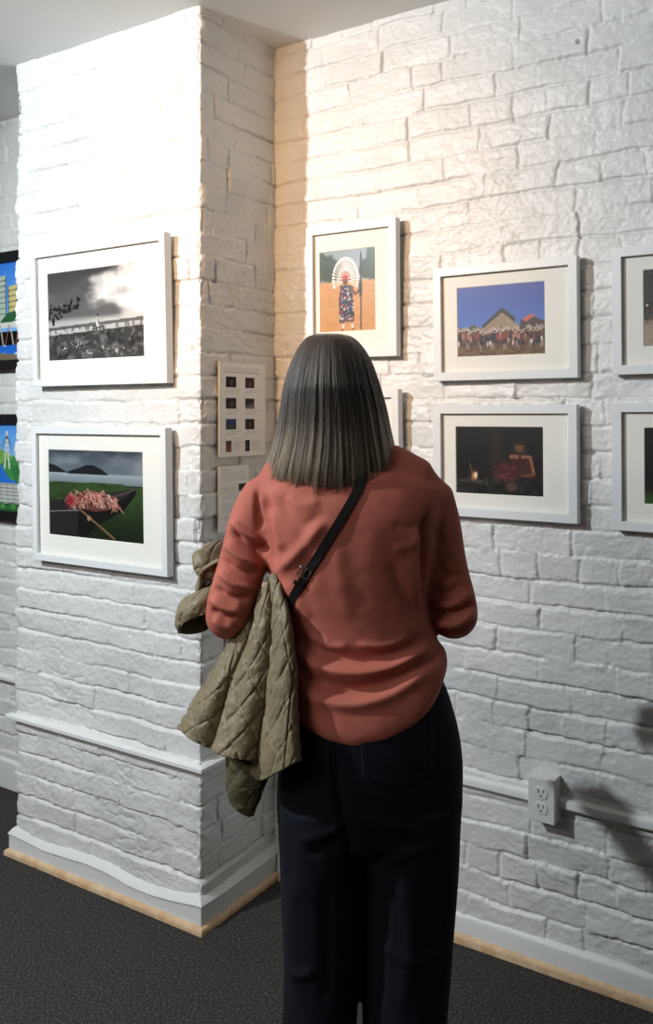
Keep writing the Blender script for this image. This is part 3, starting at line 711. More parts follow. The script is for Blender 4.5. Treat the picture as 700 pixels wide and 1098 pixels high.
def loft(rows, n=56, expo=2.3, ny=None):
    """rows: (v, uL, uR, yback, yfront) -> closed stack of rounded sections, v in rows is a height"""
    rows = np.array(rows, float); V = []
    th = np.linspace(0, 2 * np.pi, n, endpoint=False); c, s = np.cos(th), np.sin(th)
    cx = np.sign(c) * np.abs(c) ** (2 / expo); sy = np.sign(s) * np.abs(s) ** (2 / expo)
    for v, ul, ur, yb, yf in rows:
        a = P(ul, v); b = P(ur, v); hx = (b[0] - a[0]) / 2; mx = (a[0] + b[0]) / 2
        my = 0.0; y = np.where(sy < 0, -sy * yb, sy * yf)
        V.append(np.stack([mx + hx * cx, my + y, np.full(n, a[2])], 1))
    F = grid_faces(n, len(rows), True).tolist(); F.append(list(range(n))); F.append([(len(rows) - 1) * n + i for i in range(n)])
    return np.concatenate(V), F

def densify(rows, k=4):
    rows = np.array(rows, float); t = np.arange(len(rows)); tt = np.linspace(0, len(rows) - 1, (len(rows) - 1) * k + 1)
    out = []
    for j in range(rows.shape[1]):
        y = rows[:, j]; m = np.gradient(y); i = np.clip(tt.astype(int), 0, len(rows) - 2); f = tt - i
        h00 = 2 * f ** 3 - 3 * f ** 2 + 1; h10 = f ** 3 - 2 * f ** 2 + f; h01 = -2 * f ** 3 + 3 * f ** 2; h11 = f ** 3 - f ** 2
        out.append(h00 * y[i] + h10 * m[i] + h01 * y[i + 1] + h11 * m[i + 1])
    return np.stack(out, 1)

def seg_dist(u, v, pts):
    """distance in px to a polyline and the running fraction along it"""
    best = np.full(u.shape, 1e9); fr = np.zeros(u.shape); side = np.zeros(u.shape)
    pts = np.array(pts, float); L = np.r_[0, np.cumsum(np.linalg.norm(np.diff(pts, axis=0), axis=1))]
    for i in range(len(pts) - 1):
        a, b = pts[i], pts[i + 1]; ab = b - a; t = np.clip(((u - a[0]) * ab[0] + (v - a[1]) * ab[1]) / (ab @ ab), 0, 1)
        dx = u - a[0] - t * ab[0]; dy = v - a[1] - t * ab[1]; d = np.hypot(dx, dy); m = d < best
        best[m] = d[m]; fr[m] = ((L[i] + t * (L[i + 1] - L[i])) / L[-1])[m]; side[m] = np.sign(dx * -ab[1] + dy * ab[0])[m]
    return best, fr, side

def folds(V, F, items, region=None):
    """items: (polyline px, height mm, width px): cloth ridges (+) and creases (-) seen on the near side"""
    N = vnormals(V, F); u, v = UV(V)
    to = CL - V; to /= np.linalg.norm(to, axis=1)[:, None]
    fac = sstep(.0, .55, (N * to).sum(1)); d = np.zeros(len(V))
    for pts, mm, w in items:
        dist, fr, _ = seg_dist(u, v, smooth_line(pts))
        d += mm * .00125 * np.exp(-(dist / (w * .9)) ** 2) * sstep(-.02, .22, fr) * sstep(1.02, .78, fr)
    return V + N * (d * fac)[:, None]

def smooth_line(pts, k=6):
    if len(pts) < 3: return pts
    return densify(pts, k)

person = empty('person', ROOT, (0, 0, YAW))

# ---- body: one continuous figure
def rows_shift(rows, inset):
    return [(v, a + inset, b - inset, yb + inset * MPP, yf - inset * MPP) for v, a, b, yb, yf in rows]
TORSO = [  # v, left, right, back, front
    (497, 326, 404, -.062, .055), (502, 312, 424, -.072, .064), (507, 298, 446, -.080, .072), (513, 286, 462, -.087, .080), (522, 278, 472, -.095, .088), (538, 277, 475, -.105, .100),
    (560, 279, 471, -.112, .112), (590, 284, 464, -.112, .124), (620, 292, 460, -.106, .126), (650, 299, 459, -.100, .122),
    (675, 303, 462, -.099, .120), (697, 304, 470, -.106, .122), (715, 302, 477, -.116, .124), (732, 302, 479, -.124, .124),
    (746, 305, 477, -.127, .122), (755, 309, 472, -.122, .116), (759, 316, 464, -.112, .106)]
HIPS = [(712, 311, 466, -.096, .102), (735, 309, 478, -.108, .108), (760, 306, 486, -.118, .110), (785, 302, 492, -.124, .108), (815, 299, 495, -.124, .104), (845, 297, 495, -.118, .100), (872, 297, 494, -.108, .096), (890, 299, 493, -.096, .09)]
LEGL = [(850, 298, 398, -.108, .094), (880, 298, 392, -.102, .092), (930, 300, 389, -.096, .09), (985, 302, 386, -.092, .09), (1040, 304, 384.5, -.092, .092), (1098, 302, 382, -.094, .096), (1180, 300, 380, -.098, .10), (1284, 297, 381, -.10, .10)]
LEGR = [(850, 385, 495, -.108, .094), (880, 387, 493, -.102, .092), (930, 388, 491, -.096, .09), (985, 389, 487, -.092, .09), (1040, 389.5, 483, -.092, .092), (1098, 389, 478, -.094, .096), (1180, 389, 476, -.098, .10), (1284, 388, 478, -.10, .10)]
ARML = [(P(288, 534, .0), .050), (P(274, 556, .005), .047), (P(264, 590, .005), .045), (P(256, 620, .0), .0445), (P(248, 645, .005), .0445), (P(245, 660, .03), .0435), (P(247, 658, .08), .041), (P(253, 650, .15), .038), (P(262, 642, .22), .035)]
ARMR = [(P(458, 534, .0), .050), (P(468, 562, .01), .046), (P(473, 592, .015), .0445), (P(479, 622, .015), .044), (P(485, 648, .015), .0445), (P(486, 660, .035), .044), (P(483, 655, .09), .041), (P(474, 646, .16), .038), (P(462, 636, .23), .035)]
HEADC = P(356, 426, .03)

def hand(wr, fwd, palm_n, side, curl):
    """palm, four bent fingers of unequal length and a thumb; returns closed pieces rooted in the wrist"""
    fwd = fwd / np.linalg.norm(fwd); n = palm_n - fwd * (palm_n @ fwd); n /= np.linalg.norm(n); s = np.cross(fwd, n) * side
    pieces = [tube_vf([wr - fwd * .03, wr + fwd * .01, wr + fwd * .045, wr + fwd * .078], [(.026, .020), (.027, .018), (.037, .0155), (.036, .014)], n=20, up=n)]
    for k, (off, L, r) in enumerate(((-.030, .066, .0078), (-.010, .075, .0082), (.010, .071, .008), (.029, .056, .0072))):
        p = wr + fwd * .075 + s * off; pts = [p - fwd * .02, p]; a = .15; q = p
        for j, fr in enumerate((.45, .31, .24)):
            a += curl * (.55 + .25 * j); q = q + (fwd * math.cos(a) + n * math.sin(a)) * L * fr; pts.append(q)
        pts = densify(pts, 3); pieces.append(tube_vf(pts, np.linspace(r * 1.1, r * .82, len(pts)), n=12, up=s))
    b = wr + fwd * .018 - s * .024
    pts = densify([b, b + fwd * .028 - s * .020 + n * .008, b + fwd * .055 - s * .026 + n * .02, b + fwd * .078 - s * .020 + n * .03], 3)
    pieces.append(tube_vf(pts, np.linspace(.0125, .0082, len(pts)), n=12, up=n))
    return pieces

def build_body():
    pcs = []
    h = HEADC
    head_rows = []
    zt = h[2] + .118
    for z, hx, yb, yf in ((.117, .018, .02, .015), (.108, .046, .058, .045), (.09, .062, .078, .066), (.06, .073, .09, .083), (.025, .0755, .094, .09), (-.01, .0735, .09, .09), (-.04, .069, .075, .088), (-.065, .062, .055, .087), (-.085, .052, .04, .086), (-.103, .036, .02, .082), (-.112, .018, .0, .07)):
        head_rows.append((h[2] + z, hx * .93, yb * .93, yf))
    th = np.linspace(0, 2 * np.pi, 40, endpoint=False); V = []
    for z, hx, yb, yf in head_rows:
        s = np.sin(th); V.append(np.stack([h[0] + hx * np.cos(th), h[1] + np.where(s < 0, s * yb, s * yf), np.full(40, z)], 1))
    Vh = np.concatenate(V); Fh = grid_faces(40, len(head_rows), True).tolist(); Fh.append(list(range(40))); Fh.append([(len(head_rows) - 1) * 40 + i for i in range(40)])
    pcs.append((Vh, Fh))
    E_ = lambda x, y, z, rx, ry, rz: pcs.append(ellipsoid_vf((h[0] + x, h[1] + y, h[2] + z), (rx, ry, rz)))
    pcs.append(tube_vf([h + [0, .088, .012], h + [0, .098, -.012], h + [0, .108, -.034]], [.007, .009, .0125], n=12)); E_(-.010, .095, -.036, .009, .009, .007); E_(.010, .095, -.036, .009, .009, .007)
    E_(0, .086, -.062, .024, .010, .0055); E_(0, .085, -.071, .021, .011, .006); E_(0, .078, -.098, .020, .014, .013)
    E_(-.033, .077, .020, .022, .012, .006); E_(.033, .077, .020, .022, .012, .006); E_(-.045, .062, -.03, .022, .02, .02); E_(.045, .062, -.03, .022, .02, .02)
    for sx in (-1, 1):
        E_(sx * .069, -.004, -.008, .009, .017, .030); E_(sx * .073, -.010, -.002, .006, .013, .022)
    pcs.append(tube_vf([P(355, 528, .0), P(355, 508, .0), h + [0, .0, -.085], h + [0, .005, -.03]], [(.075, .06), (.056, .056), (.052, .056), (.05, .055)], n=28, up=(0, 1, 0)))
    tor = [r for r in rows_shift(TORSO, 15)]
    pcs.append(loft(densify(tor, 3))); pcs.append(loft(densify(rows_shift(HIPS, 8), 3)))
    for sx, (uh, uf) in ((-1, (350, 343)), (1, (440, 434))):
        a = P(uh, 860, 0); k = P((uh + uf) / 2, 1010, .0); an = P(uf, 1258, -.005)
        pcs.append(tube_vf([a + [0, 0, .05], a - [0, 0, .05], k + [0, 0, .12], k, k - [0, -.01, .15], an + [0, 0, .08], an], [.074, .074, .062, .052, .05, .036, .033], n=28, up=(0, 1, 0)))
        pcs.append(tube_vf([an + [0, -.04, -.045], an + [0, .03, -.04], an + [0, .10, -.055], an + [0, .16, -.062]], [(.03, .03), (.034, .03), (.038, .02), (.03, .013)], n=20))
    for arm, sd in ((ARML, 1), (ARMR, -1)):
        pts = [p for p, r in arm]; pcs.append(tube_vf(pts, [r - .020 for p, r in arm], n=24))
        w = pts[-1]; f = pts[-1] - pts[-2]; f = f / np.linalg.norm(f)
        pcs.append(tube_vf([w - f * .02, w + f * .05], [.026, .024], n=20))
        pcs += hand(w + f * .05, f + np.array([.45 * sd, 0, 0]), np.array([.3 * sd, .0, -1.0]) if sd > 0 else np.array([-.9, 0, .1]), sd, .62)
    V, F = voxel('person_body', pcs, .0036, 3)
    return mesh('body', V, F, M_SKIN, True, person)
body = build_body()
for sx in (-1, 1):
    c = HEADC + [sx * .031, .0685, .002]
    V, F = ellipsoid_vf(c, (.0125, .0125, .0125), 20, 14); e = mesh('eye', V, F, M_EYE, True, person)
    V, F = ellipsoid_vf(c + [0, .0105, 0], (.0058, .003, .0058), 16, 10); mesh('iris', V, F, M_IRIS, True, e)

# ---- sweater
def hem_offset(X):
    u = (X + X0) / MPP + 350
    return np.interp(u, [300, 318, 345, 378, 410, 435, 455, 472, 485], [-3, 2, 13, 19, 14, 4, -9, -27, -33])
def build_sweater():
    V, F = loft(densify(TORSO, 4), n=72)
    # let the blouson hem dip in the middle and rise at her right side
    z0, z1 = P(0, 660)[2], P(0, 752)[2]
    w = sstep(0, 1, (z0 - V[:, 2]) / (z0 - z1)); V[:, 2] -= hem_offset(V[:, 0]) * MPP * w
    pcs = [(V, F)]
    for arm in (ARML, ARMR):
        pts = densify([list(p) + [r] for p, r in arm], 3); pcs.append(tube_vf(pts[:, :3], pts[:, 3], n=28))
    # shoulder yokes and the collar band
    for a, b in (((300, 522), (330, 505)), ((446, 520), (412, 503))):
        pcs.append(tube_vf([P(*a, -.002), P((a[0] + b[0]) / 2, (a[1] + b[1]) / 2, -.004), P(*b, -.004)], [(.046, .05), (.046, .05), (.044, .05)], n=24))
    V, F = voxel('sweater_v', pcs, .0058, 5, subdiv=1)
    items = [
        # upper back and left shoulder blade
        ([(292, 614), (312, 600), (332, 578), (350, 552)], 7, 8), ([(284, 528), (287, 560), (291, 592), (300, 612)], -8, 6), ([(300, 528), (310, 552), (330, 562), (352, 548)], -5, 9),
        ([(287, 545), (296, 575), (306, 592)], 5, 6), ([(306, 530), (322, 541), (345, 536)], 3, 7), ([(303, 622), (318, 640), (330, 668)], 4, 7), ([(318, 560), (330, 600), (322, 640)], -3, 9),
        # right back
        ([(460, 540), (455, 570), (455, 610), (458, 668)], -12, 5), ([(448, 560), (446, 600), (450, 640)], 4, 8), ([(378, 545), (374, 600), (380, 660)], -1.2, 13), ([(362, 575), (366, 620), (374, 668)], 2, 11), ([(398, 560), (404, 620), (412, 668)], 1.2, 14),
        ([(458, 560), (440, 566), (420, 562)], -3, 6), ([(452, 576), (436, 586), (420, 588)], 2.5, 6), ([(418, 600), (434, 640), (452, 668)], -3.5, 8), ([(432, 600), (444, 632), (458, 655)], 3, 7),
        # blouson drape over the waist
        ([(312, 668), (330, 690), (362, 704), (400, 706), (440, 694), (462, 678)], -9, 9), ([(312, 690), (336, 711), (372, 721), (412, 717), (446, 703), (468, 692)], 9, 8),
        ([(316, 716), (344, 732), (380, 738), (420, 728), (456, 708), (476, 700)], -8, 7), ([(316, 736), (345, 751), (380, 756), (420, 745), (452, 724), (472, 712)], 7, 8),
        ([(380, 690), (410, 694), (440, 684)], 4, 5), ([(330, 680), (350, 694), (376, 694)], 4, 6), ([(470, 690), (462, 704), (440, 716)], -4, 5), ([(350, 742), (392, 744), (430, 732)], -3.5, 4), ([(318, 650), (332, 676), (350, 688)], -4, 6),
        # left sleeve
        ([(248, 556), (262, 570), (284, 582)], 9, 5), ([(247, 568), (262, 583), (286, 594)], -12, 5), ([(240, 582), (258, 597), (280, 606)], 8, 5), ([(236, 598), (254, 611), (280, 618)], -7, 4.5),
        ([(233, 612), (252, 626), (276, 630)], 8, 5), ([(228, 628), (246, 641), (270, 642)], -9, 4.5), ([(225, 640), (243, 652), (262, 652)], 8, 4.5), ([(225, 652), (240, 663), (256, 662)], -7, 4), ([(228, 662), (240, 671), (252, 670)], 5, 4),
        ([(276, 522), (276, 545), (280, 570)], -6, 4),
        # right sleeve
        ([(460, 645), (484, 648), (508, 632)], 5, 5), ([(460, 655), (486, 658), (511, 643)], -9, 4), ([(461, 664), (486, 668), (511, 652)], 9, 4.5), ([(462, 675), (488, 678), (510, 664)], -4, 4),
        ([(464, 600), (480, 618), (498, 616)], -3, 6), ([(462, 560), (472, 580), (490, 586)], -2.5, 6), ([(462, 632), (478, 636), (498, 624)], -4, 4), ([(474, 540), (480, 570), (488, 600)], 2.5, 7),
        # collar band
        ([(310, 507), (335, 513), (365, 515), (395, 509), (415, 501)], 2.5, 4), ([(306, 513), (335, 519), (365, 521), (398, 514), (420, 506)], -2, 2.5)]
    V = folds(V, F, items)
    N = vnormals(V, F); V = V + N * (.004 * noise3(V, 17, 5) + .0022 * noise3(V, 45, 9))[:, None]
    o = mesh('sweater', V, F, M_SWEATER, True, person)
    return o, V, F
sweater, SV, SF = build_sweater()
SBVH = BVHTree.FromPolygons([tuple(v) for v in SV], [tuple(int(i) for i in f) for f in SF])

# ---- trousers
def build_trousers():
    V0 = loft(densify(HIPS, 4), n=64, expo=2.2)
    pcs = [V0, loft(densify(LEGL, 4), n=48, expo=2.2), loft(densify(LEGR, 4), n=48, expo=2.2)]
    V, F = voxel('trousers_v', pcs, .0046, 4)
    items = [([(358, 770), (358, 800), (362, 850), (372, 900), (383, 960), (386, 990)], -9, 5), ([(372, 880), (345, 896), (318, 902)], 4, 7), ([(384, 872), (420, 886), (460, 892)], 4, 7), ([(376, 890), (350, 908), (326, 916)], -4, 6), ([(390, 886), (420, 902), (452, 908)], -4, 6),
             ([(318, 930), (312, 1000), (322, 1090)], 4, 9), ([(345, 940), (352, 1010), (346, 1090)], -4, 9), ([(430, 930), (440, 1000), (432, 1090)], 4, 10), ([(465, 900), (468, 980), (460, 1090)], -4, 9), ([(404, 930), (410, 1000), (404, 1090)], -3, 8), ([(300, 1030), (320, 1045), (340, 1040)], 4, 6), ([(400, 930), (440, 915), (480, 900)], 3, 6), ([(400, 1010), (440, 1030), (478, 1020)], 3, 7)]
    V = folds(V, F, items); N = vnormals(V, F); V = V + N * (.004 * noise3(V, 12, 15))[:, None]
    V[:, 2] = np.maximum(V[:, 2], .012)
    return mesh('trousers', V, F, M_DENIM, True, person), V, F
trousers, TV, TF = build_trousers()
TBVH = BVHTree.FromPolygons([tuple(v) for v in TV], [tuple(int(i) for i in f) for f in TF])
def cast(bvh, u, v, lift=0.0):
    d = Vector(((u - 350) / FPX, 1, (CYP - v) / FPX)).normalized(); h = bvh.ray_cast(Vector(CL), d)
    if h[0] is None: return None
    n = h[1] if h[1].dot(d) < 0 else -h[1]
    return np.array(h[0] + n * lift), np.array(n)
def onto(bvh, pts, lift):
    return np.array([q[0] for q in (cast(bvh, u, v, lift) for u, v in pts) if q is not None])
def pocket(corner, name='back_pocket'):
    # corner: 5 outline points px (top left, bottom left, point, bottom right, top right)
    tl, bl, pt, br, tr = [np.array(c, float) for c in corner]
    n = 26; V = []
    for j in range(n):
        t = j / (n - 1)
        for i in range(n):
            s = i / (n - 1); top = tl * (1 - s) + tr * s
            bot = bl * (1 - s / .5) + pt * (s / .5) if s < .5 else pt * (1 - (s - .5) / .5) + br * ((s - .5) / .5)
            q = top * (1 - t) + bot * t; edge = min(i, j, n - 1 - i, n - 1 - j)
            hit = cast(TBVH, q[0], q[1], .0004 if edge == 0 else .0028)
            V.append(hit[0] if hit else V[-1])
    o = mesh(name, V, grid_faces(n, n), M_DENIM, True, trousers)
    st = MB(); path = [tl, bl, pt, br, tr]
    for ins in (.94, .87):
        c = sum(path) / 5; pp = [c + (p - c) * ins for p in path]; pl = []
        for a, b in zip(pp[:-1], pp[1:]): pl += [a * (1 - k / 12) + b * k / 12 for k in range(12)]
        L = onto(TBVH, pl + [pp[-1]], .0030); st.tube(smooth_v_line(L), .0006, 5)
    return o, st
def smooth_v_line(L):
    L = np.array(L); 
    for _ in range(2): L[1:-1] = L[1:-1] * .5 + (L[:-2] + L[2:]) * .25
    return L
_, st1 = pocket([(384, 772), (389, 836), (433, 845), (467, 826), (465, 735)])
_, st2 = pocket([(316, 752), (318, 818), (326, 826), (346, 822), (345, 768)])
for l in ([(356, 778), (357, 800), (358, 830)], [(361, 778), (362, 800), (363, 830)]):
    L = onto(TBVH, densify(l, 8), .001)
    if len(L) > 3: st1.tube(smooth_v_line(L), .0006, 5)
st1.V += st2.V if False else []
off = len(st1.V); st1.V += st2.V; st1.F += [tuple(i + off for i in f) for f in st2.F]
st1.build('stitching', M_THREAD, trousers, True)

# ---- shoes, below the picture
for uf in (343, 434):
    an = P(uf, 1258, -.005)
    pcs = [tube_vf([(an[0], -.075, .045), (an[0], -.02, .05), (an[0], .06, .046), (an[0], .13, .036), (an[0], .165, .032)], [(.034, .034), (.040, .04), (.045, .034), (.045, .026), (.034, .020)], n=24)]
    V, F = voxel('shoe_v', pcs, .005, 3); V[:, 2] = np.maximum(V[:, 2], .014)
    sh = mesh('shoe', V, F, M_SHOE, True, person)
    th = np.linspace(0, 2 * np.pi, 40, endpoint=False); m = MB()
    out = [(an[0] + .048 * math.cos(t) * (1 - .12 * (math.sin(t) < 0)), .045 + .138 * math.sin(t)) for t in th]
    m.loops([[(x, y, z) for x, y in out] for z in (.001, .02)], True); m.build('sole', M_SOLE, sh, True)

# ---- hair: a straight shoulder-length bob with a parting at the crown
ENV = np.array([(357.5, 341, 360), (358.6, 335, 371), (361, 329, 378), (365, 325, 383.5), (370, 321, 388), (378, 316.5, 393.5), (390, 311.5, 399.5), (403, 307.5, 404), (418, 304, 408.5), (437, 301.5, 413.5), (455, 299, 417), (472, 296, 420), (490, 291, 424), (512, 283.5, 429), (524, 280, 432)])
EL = densify(ENV, 6)
def env(v):
    l = np.interp(v, EL[:, 0], EL[:, 1]); r = np.interp(v, EL[:, 0], EL[:, 2]); return l, r
def env_pt(v, th, k):
    l, r = env(v); a = (r - l) / 2 * MPP; cx = (l + r) / 2
    bb = np.minimum(a * 1.22, .108 + 0 * a); yc = .022 - .010 * sstep(450, 512, v)
    # straight hair falls behind the shoulders, fuller at the back
    Y = yc + bb * k * np.sin(th); X = (cx - 350) * MPP - X0 + a * k * np.cos(th)
    return np.stack([X, Y, 1.47 - (v - CYP) * MPP + 0 * X], -1)
def v_end(u):
    return np.interp(u, [280, 300, 316, 330, 343, 360, 372, 387, 400, 410, 418, 432], [512, 511, 510, 514, 517, 517, 515, 508, 500, 493, 488, 486])
def build_hair():
    rs = np.random.RandomState(4)
    # base volume
    nth, nv = 96, 60; th = np.linspace(0, 2 * np.pi, nth, endpoint=False); V = []
    for j in range(nv):
        t = j / (nv - 1)
        u0 = 350 + 70 * np.cos(th); ve = v_end(u0) - 8
        front = np.sin(th) > .62; ve = np.where(front, 382 + 90 * np.abs(np.cos(th)) ** 3, ve)
        v = 362.5 + (ve - 362.5) * t ** 1.5
        flute = .94 + .018 * np.sin(th * 23 + 2 * np.sin(3 * t)) * t + .012 * np.sin(th * 51) * t
        V.append(env_pt(v, th, flute * (.97 if t < 1 else .9) * min(1, .25 + t * 14)))
    V = np.concatenate(V); F = grid_faces(nth, nv, True).tolist(); F.append(list(range(nth))[::-1])
    shell = mesh('hair', V, F, M_HAIRBASE, True, person)
    sd = shell.modifiers.new('thick', 'SOLIDIFY'); sd.thickness = .006; sd.offset = 1
    # strands
    N, n = 15000, 22
    pts = np.zeros((N, n, 3)); tau = np.linspace(0, 1, n)
    clump_th = rs.uniform(0, 2 * np.pi, 420); cl_k = rs.normal(0, .022, 420); cl_d = rs.normal(0, .035, 420); cl_e = rs.normal(0, 3.5, 420)
    for i in range(N):
        while True:
            th0 = rs.uniform(0, 2 * np.pi)
            if math.sin(th0) < .66 or rs.rand() < .2: break
        ci = int(np.argmin(np.abs((clump_th - th0 + np.pi) % (2 * np.pi) - np.pi))); c = clump_th[ci]
        dth = ((c - th0 + np.pi) % (2 * np.pi)) - np.pi
        k = 1.01 - abs(rs.normal(0, .04)); u_ = 350 + 70 * math.cos(th0)
        start = 357.6 + (abs(rs.normal(0, 5)) if rs.rand() < .75 else rs.uniform(0, 26))
        ve = float(v_end(u_)) + cl_e[ci] + rs.normal(0, 3.0) - (rs.rand() < .12) * rs.uniform(0, 40)
        if math.sin(th0) > .66: ve = 378 + 90 * abs(math.cos(th0)) ** 3
        v = start + (ve - start) * tau ** 1.35
        th = th0 + dth * .72 * tau ** 1.1 + .012 * np.sin(tau * rs.uniform(2, 5) + rs.rand() * 6) + (rs.normal(0, .016) + cl_d[ci] * tau) * tau
        kk = k + cl_k[ci] * tau + rs.normal(0, .006) * tau ** 2 - .05 * np.clip(tau - .93, 0, 1) / .07 * rs.rand()
        if rs.rand() < .03: kk = kk + rs.uniform(.01, .05) * tau ** 2; th = th + rs.normal(0, .05) * tau ** 2
        pts[i] = env_pt(v, th, kk)
    # the parting: a few strands lifted at the crown
    hc = bpy.data.hair_curves.new('hair_strands'); hc.add_curves([n] * N)
    hc.points.foreach_set('position', pts.reshape(-1).astype(np.float32))
    ra = hc.attributes.get('radius') or hc.attributes.new('radius', 'FLOAT', 'POINT')
    r = np.tile(.00046 * (1 - .55 * tau ** 3), N) * np.repeat(rs.uniform(.7, 1.2, N), n); ra.data.foreach_set('value', r.astype(np.float32))
    at = hc.attributes.new('Col', 'FLOAT_COLOR', 'POINT')
    tone = rs.rand(N); light = (tone > .90)[:, None]
    root = lin(np.array([68, 50, 37]) / 255.); mid = lin(np.array([34, 26, 21]) / 255.); tip = lin(np.array([96, 80, 61]) / 255.); hi = lin(np.array([172, 152, 124]) / 255.)
    t = tau[None, :, None]; base = root * (1 - sstep(0, .35, t)) + mid * sstep(0, .35, t); base = base * (1 - sstep(.5, 1.08, t)) + tip * sstep(.5, 1.08, t)
    base = base * (.45 + .9 * rs.rand(N)[:, None, None] ** 1.5); base = np.where(light[:, :, None], base + (hi - base) * .75 * sstep(-.3, .25, t), base)
    c4 = np.ones((N, n, 4), np.float32); c4[..., :3] = base; at.data.foreach_set('color', c4.reshape(-1))
    o = bpy.data.objects.new('hair_strands', hc); COL.objects.link(o); o.parent = shell; hc.materials.append(M_HAIR)
    return shell
M_HAIRBASE = principled('hair_base', rgb(60, 52, 46), .55, .3)
def hair_mat():
    M = Mat('hair_strand'); b = M.node('ShaderNodeBsdfHairPrincipled'); b.parametrization = 'COLOR'
    a = M.node('ShaderNodeAttribute', attribute_name='Col'); M.link(a.outputs['Color'], b.inputs['Color'])
    b.inputs['Roughness'].default_value = .34; b.inputs['Radial Roughness'].default_value = .45
    M.link(b.outputs[0], M.out.inputs[0]); return M.m
M_HAIR = hair_mat()
hair = build_hair()
tag(person, 'woman seen from behind in a coral sweater and dark jeans, looking at the pictures', 'person')

# ------------------------------------------------------------------ crossbody bag strap and pouch
def ribbon(L, N_, width, thick):
    """flat strap along L lying against surface normals N_"""
    L = np.array(L); N_ = np.array(N_); T = np.gradient(L, axis=0); T /= np.linalg.norm(T, axis=1)[:, None]
    S = np.cross(T, N_); S /= np.linalg.norm(S, axis=1)[:, None]; Nn = np.cross(S, T); w = width / 2; V = []
    for p, s, n in zip(L, S, Nn):
        V += [p - s * w, p - s * w * .92 + n * thick, p + s * w * .92 + n * thick, p + s * w]
    F = []
    for i in range(len(L) - 1):
        for k in range(4): F.append((i * 4 + k, i * 4 + (k + 1) % 4, i * 4 + 4 + (k + 1) % 4, i * 4 + 4 + k))
    F += [(0, 1, 2, 3), tuple(len(V) - 4 + k for k in range(4))]
    return V, F
def cast_front(X, Z, lift):
    h = SBVH.ray_cast(Vector((X, .6, Z)), Vector((0, -1, 0)))
    return (np.array(h[0]) + [0, lift, 0], np.array(h[1])) if h[0] else None
def build_bag():
    px = densify([(386, 500), (390, 506), (386, 520), (375, 541), (356, 572), (339, 600), (325, 622), (312, 645), (306, 668)], 5)
    A = [q for q in (cast(SBVH, u, v, .0015) for u, v in px) if q is not None]
    L = [q[0] for q in A]; N_ = [q[1] for q in A]
    for _ in range(3):
        L = list(smooth_v_line(L))
    # round the left hip to the pouch and over the right shoulder to the front
    hip = P(306, 700, -.02); Lb = [hip + [-.006, 0, 0], P(300, 725, .06)]; Nb = [np.array([-.8, -.6, 0]), np.array([-1, .0, 0])]
    F_ = []
    for t in np.linspace(0, 1, 14):
        q = cast_front((1 - t) * (P(386, 0)[0]) + t * P(318, 0)[0], (1 - t) * P(0, 499)[2] + t * P(0, 700)[2], .004)
        if q: F_.append(q)
    Lf = [q[0] for q in F_][::-1]; Nf = [q[1] if q[1][1] > 0 else -q[1] for q in F_][::-1]
    top = [(L[0] + Lf[-1]) / 2 + [0, 0, .012]]
    allL = np.array(Lf + top + L + Lb); allN = np.array(Nf + [np.array([0, 0, 1.])] + N_ + Nb)
    for _ in range(2): allN[1:-1] = (allN[:-2] + allN[1:-1] * 2 + allN[2:]) / 4
    bag = empty('crossbody_bag', ROOT, (0, 0, YAW)); tag(bag, 'thin black leather bag strap with a silver buckle crossing her back', 'bag')
    V, F = ribbon(allL, allN, .0162, .003); s = MB(); s.add(V, F); st = s.build('strap', M_LEATHER, bag)
    # buckle
    q = cast(SBVH, 327, 613, .0055); q2 = cast(SBVH, 331, 606, .0055); t = q2[0] - q[0]; t /= np.linalg.norm(t); n = q[1]; n = n - t * (n @ t); n /= np.linalg.norm(n); sd = np.cross(t, n)
    b = MB(); C = q[0]
    for a0, a1 in ((-1, 1),):
        ring = [C + t * .0085 + sd * .0102, C + t * .0085 - sd * .0102, C - t * .0085 - sd * .0102, C - t * .0085 + sd * .0102]
        for k in range(4): b.tube([ring[k], (ring[k] + ring[(k + 1) % 4]) / 2, ring[(k + 1) % 4]], .0013, 8)
    b.tube([C + t * .0085, C, C - t * .0085], .001, 8); b.build('buckle', M_METAL, bag, True)
    k = MB(); k.tube([C + t * .0 + sd * .012 + n * .0, C + n * .002, C - sd * .012], .0012, 6); 
    lp = MB(); c2 = C - t * .024
    V, F = ribbon([c2 - sd * .0095 - n * .002, c2 - n * .0015, c2 + sd * .0095 - n * .002], [n, n, n], .007, .0025); lp.add(V, F); lp.build('keeper_loop', M_LEATHER, bag)
    c = P(312, 722, .150); p = MB(); p.box(c[0] - .05, c[0] + .075, c[1] - .015, c[1] + .025, c[2] - .05, c[2] + .045, .012); p.build('pouch', M_LEATHER, bag, True)
    f = MB(); f.box(c[0] - .051, c[0] + .076, c[1] + .022, c[1] + .029, c[2] - .01, c[2] + .046, .003); f.build('flap', M_LEATHER, bag, True)
build_bag()

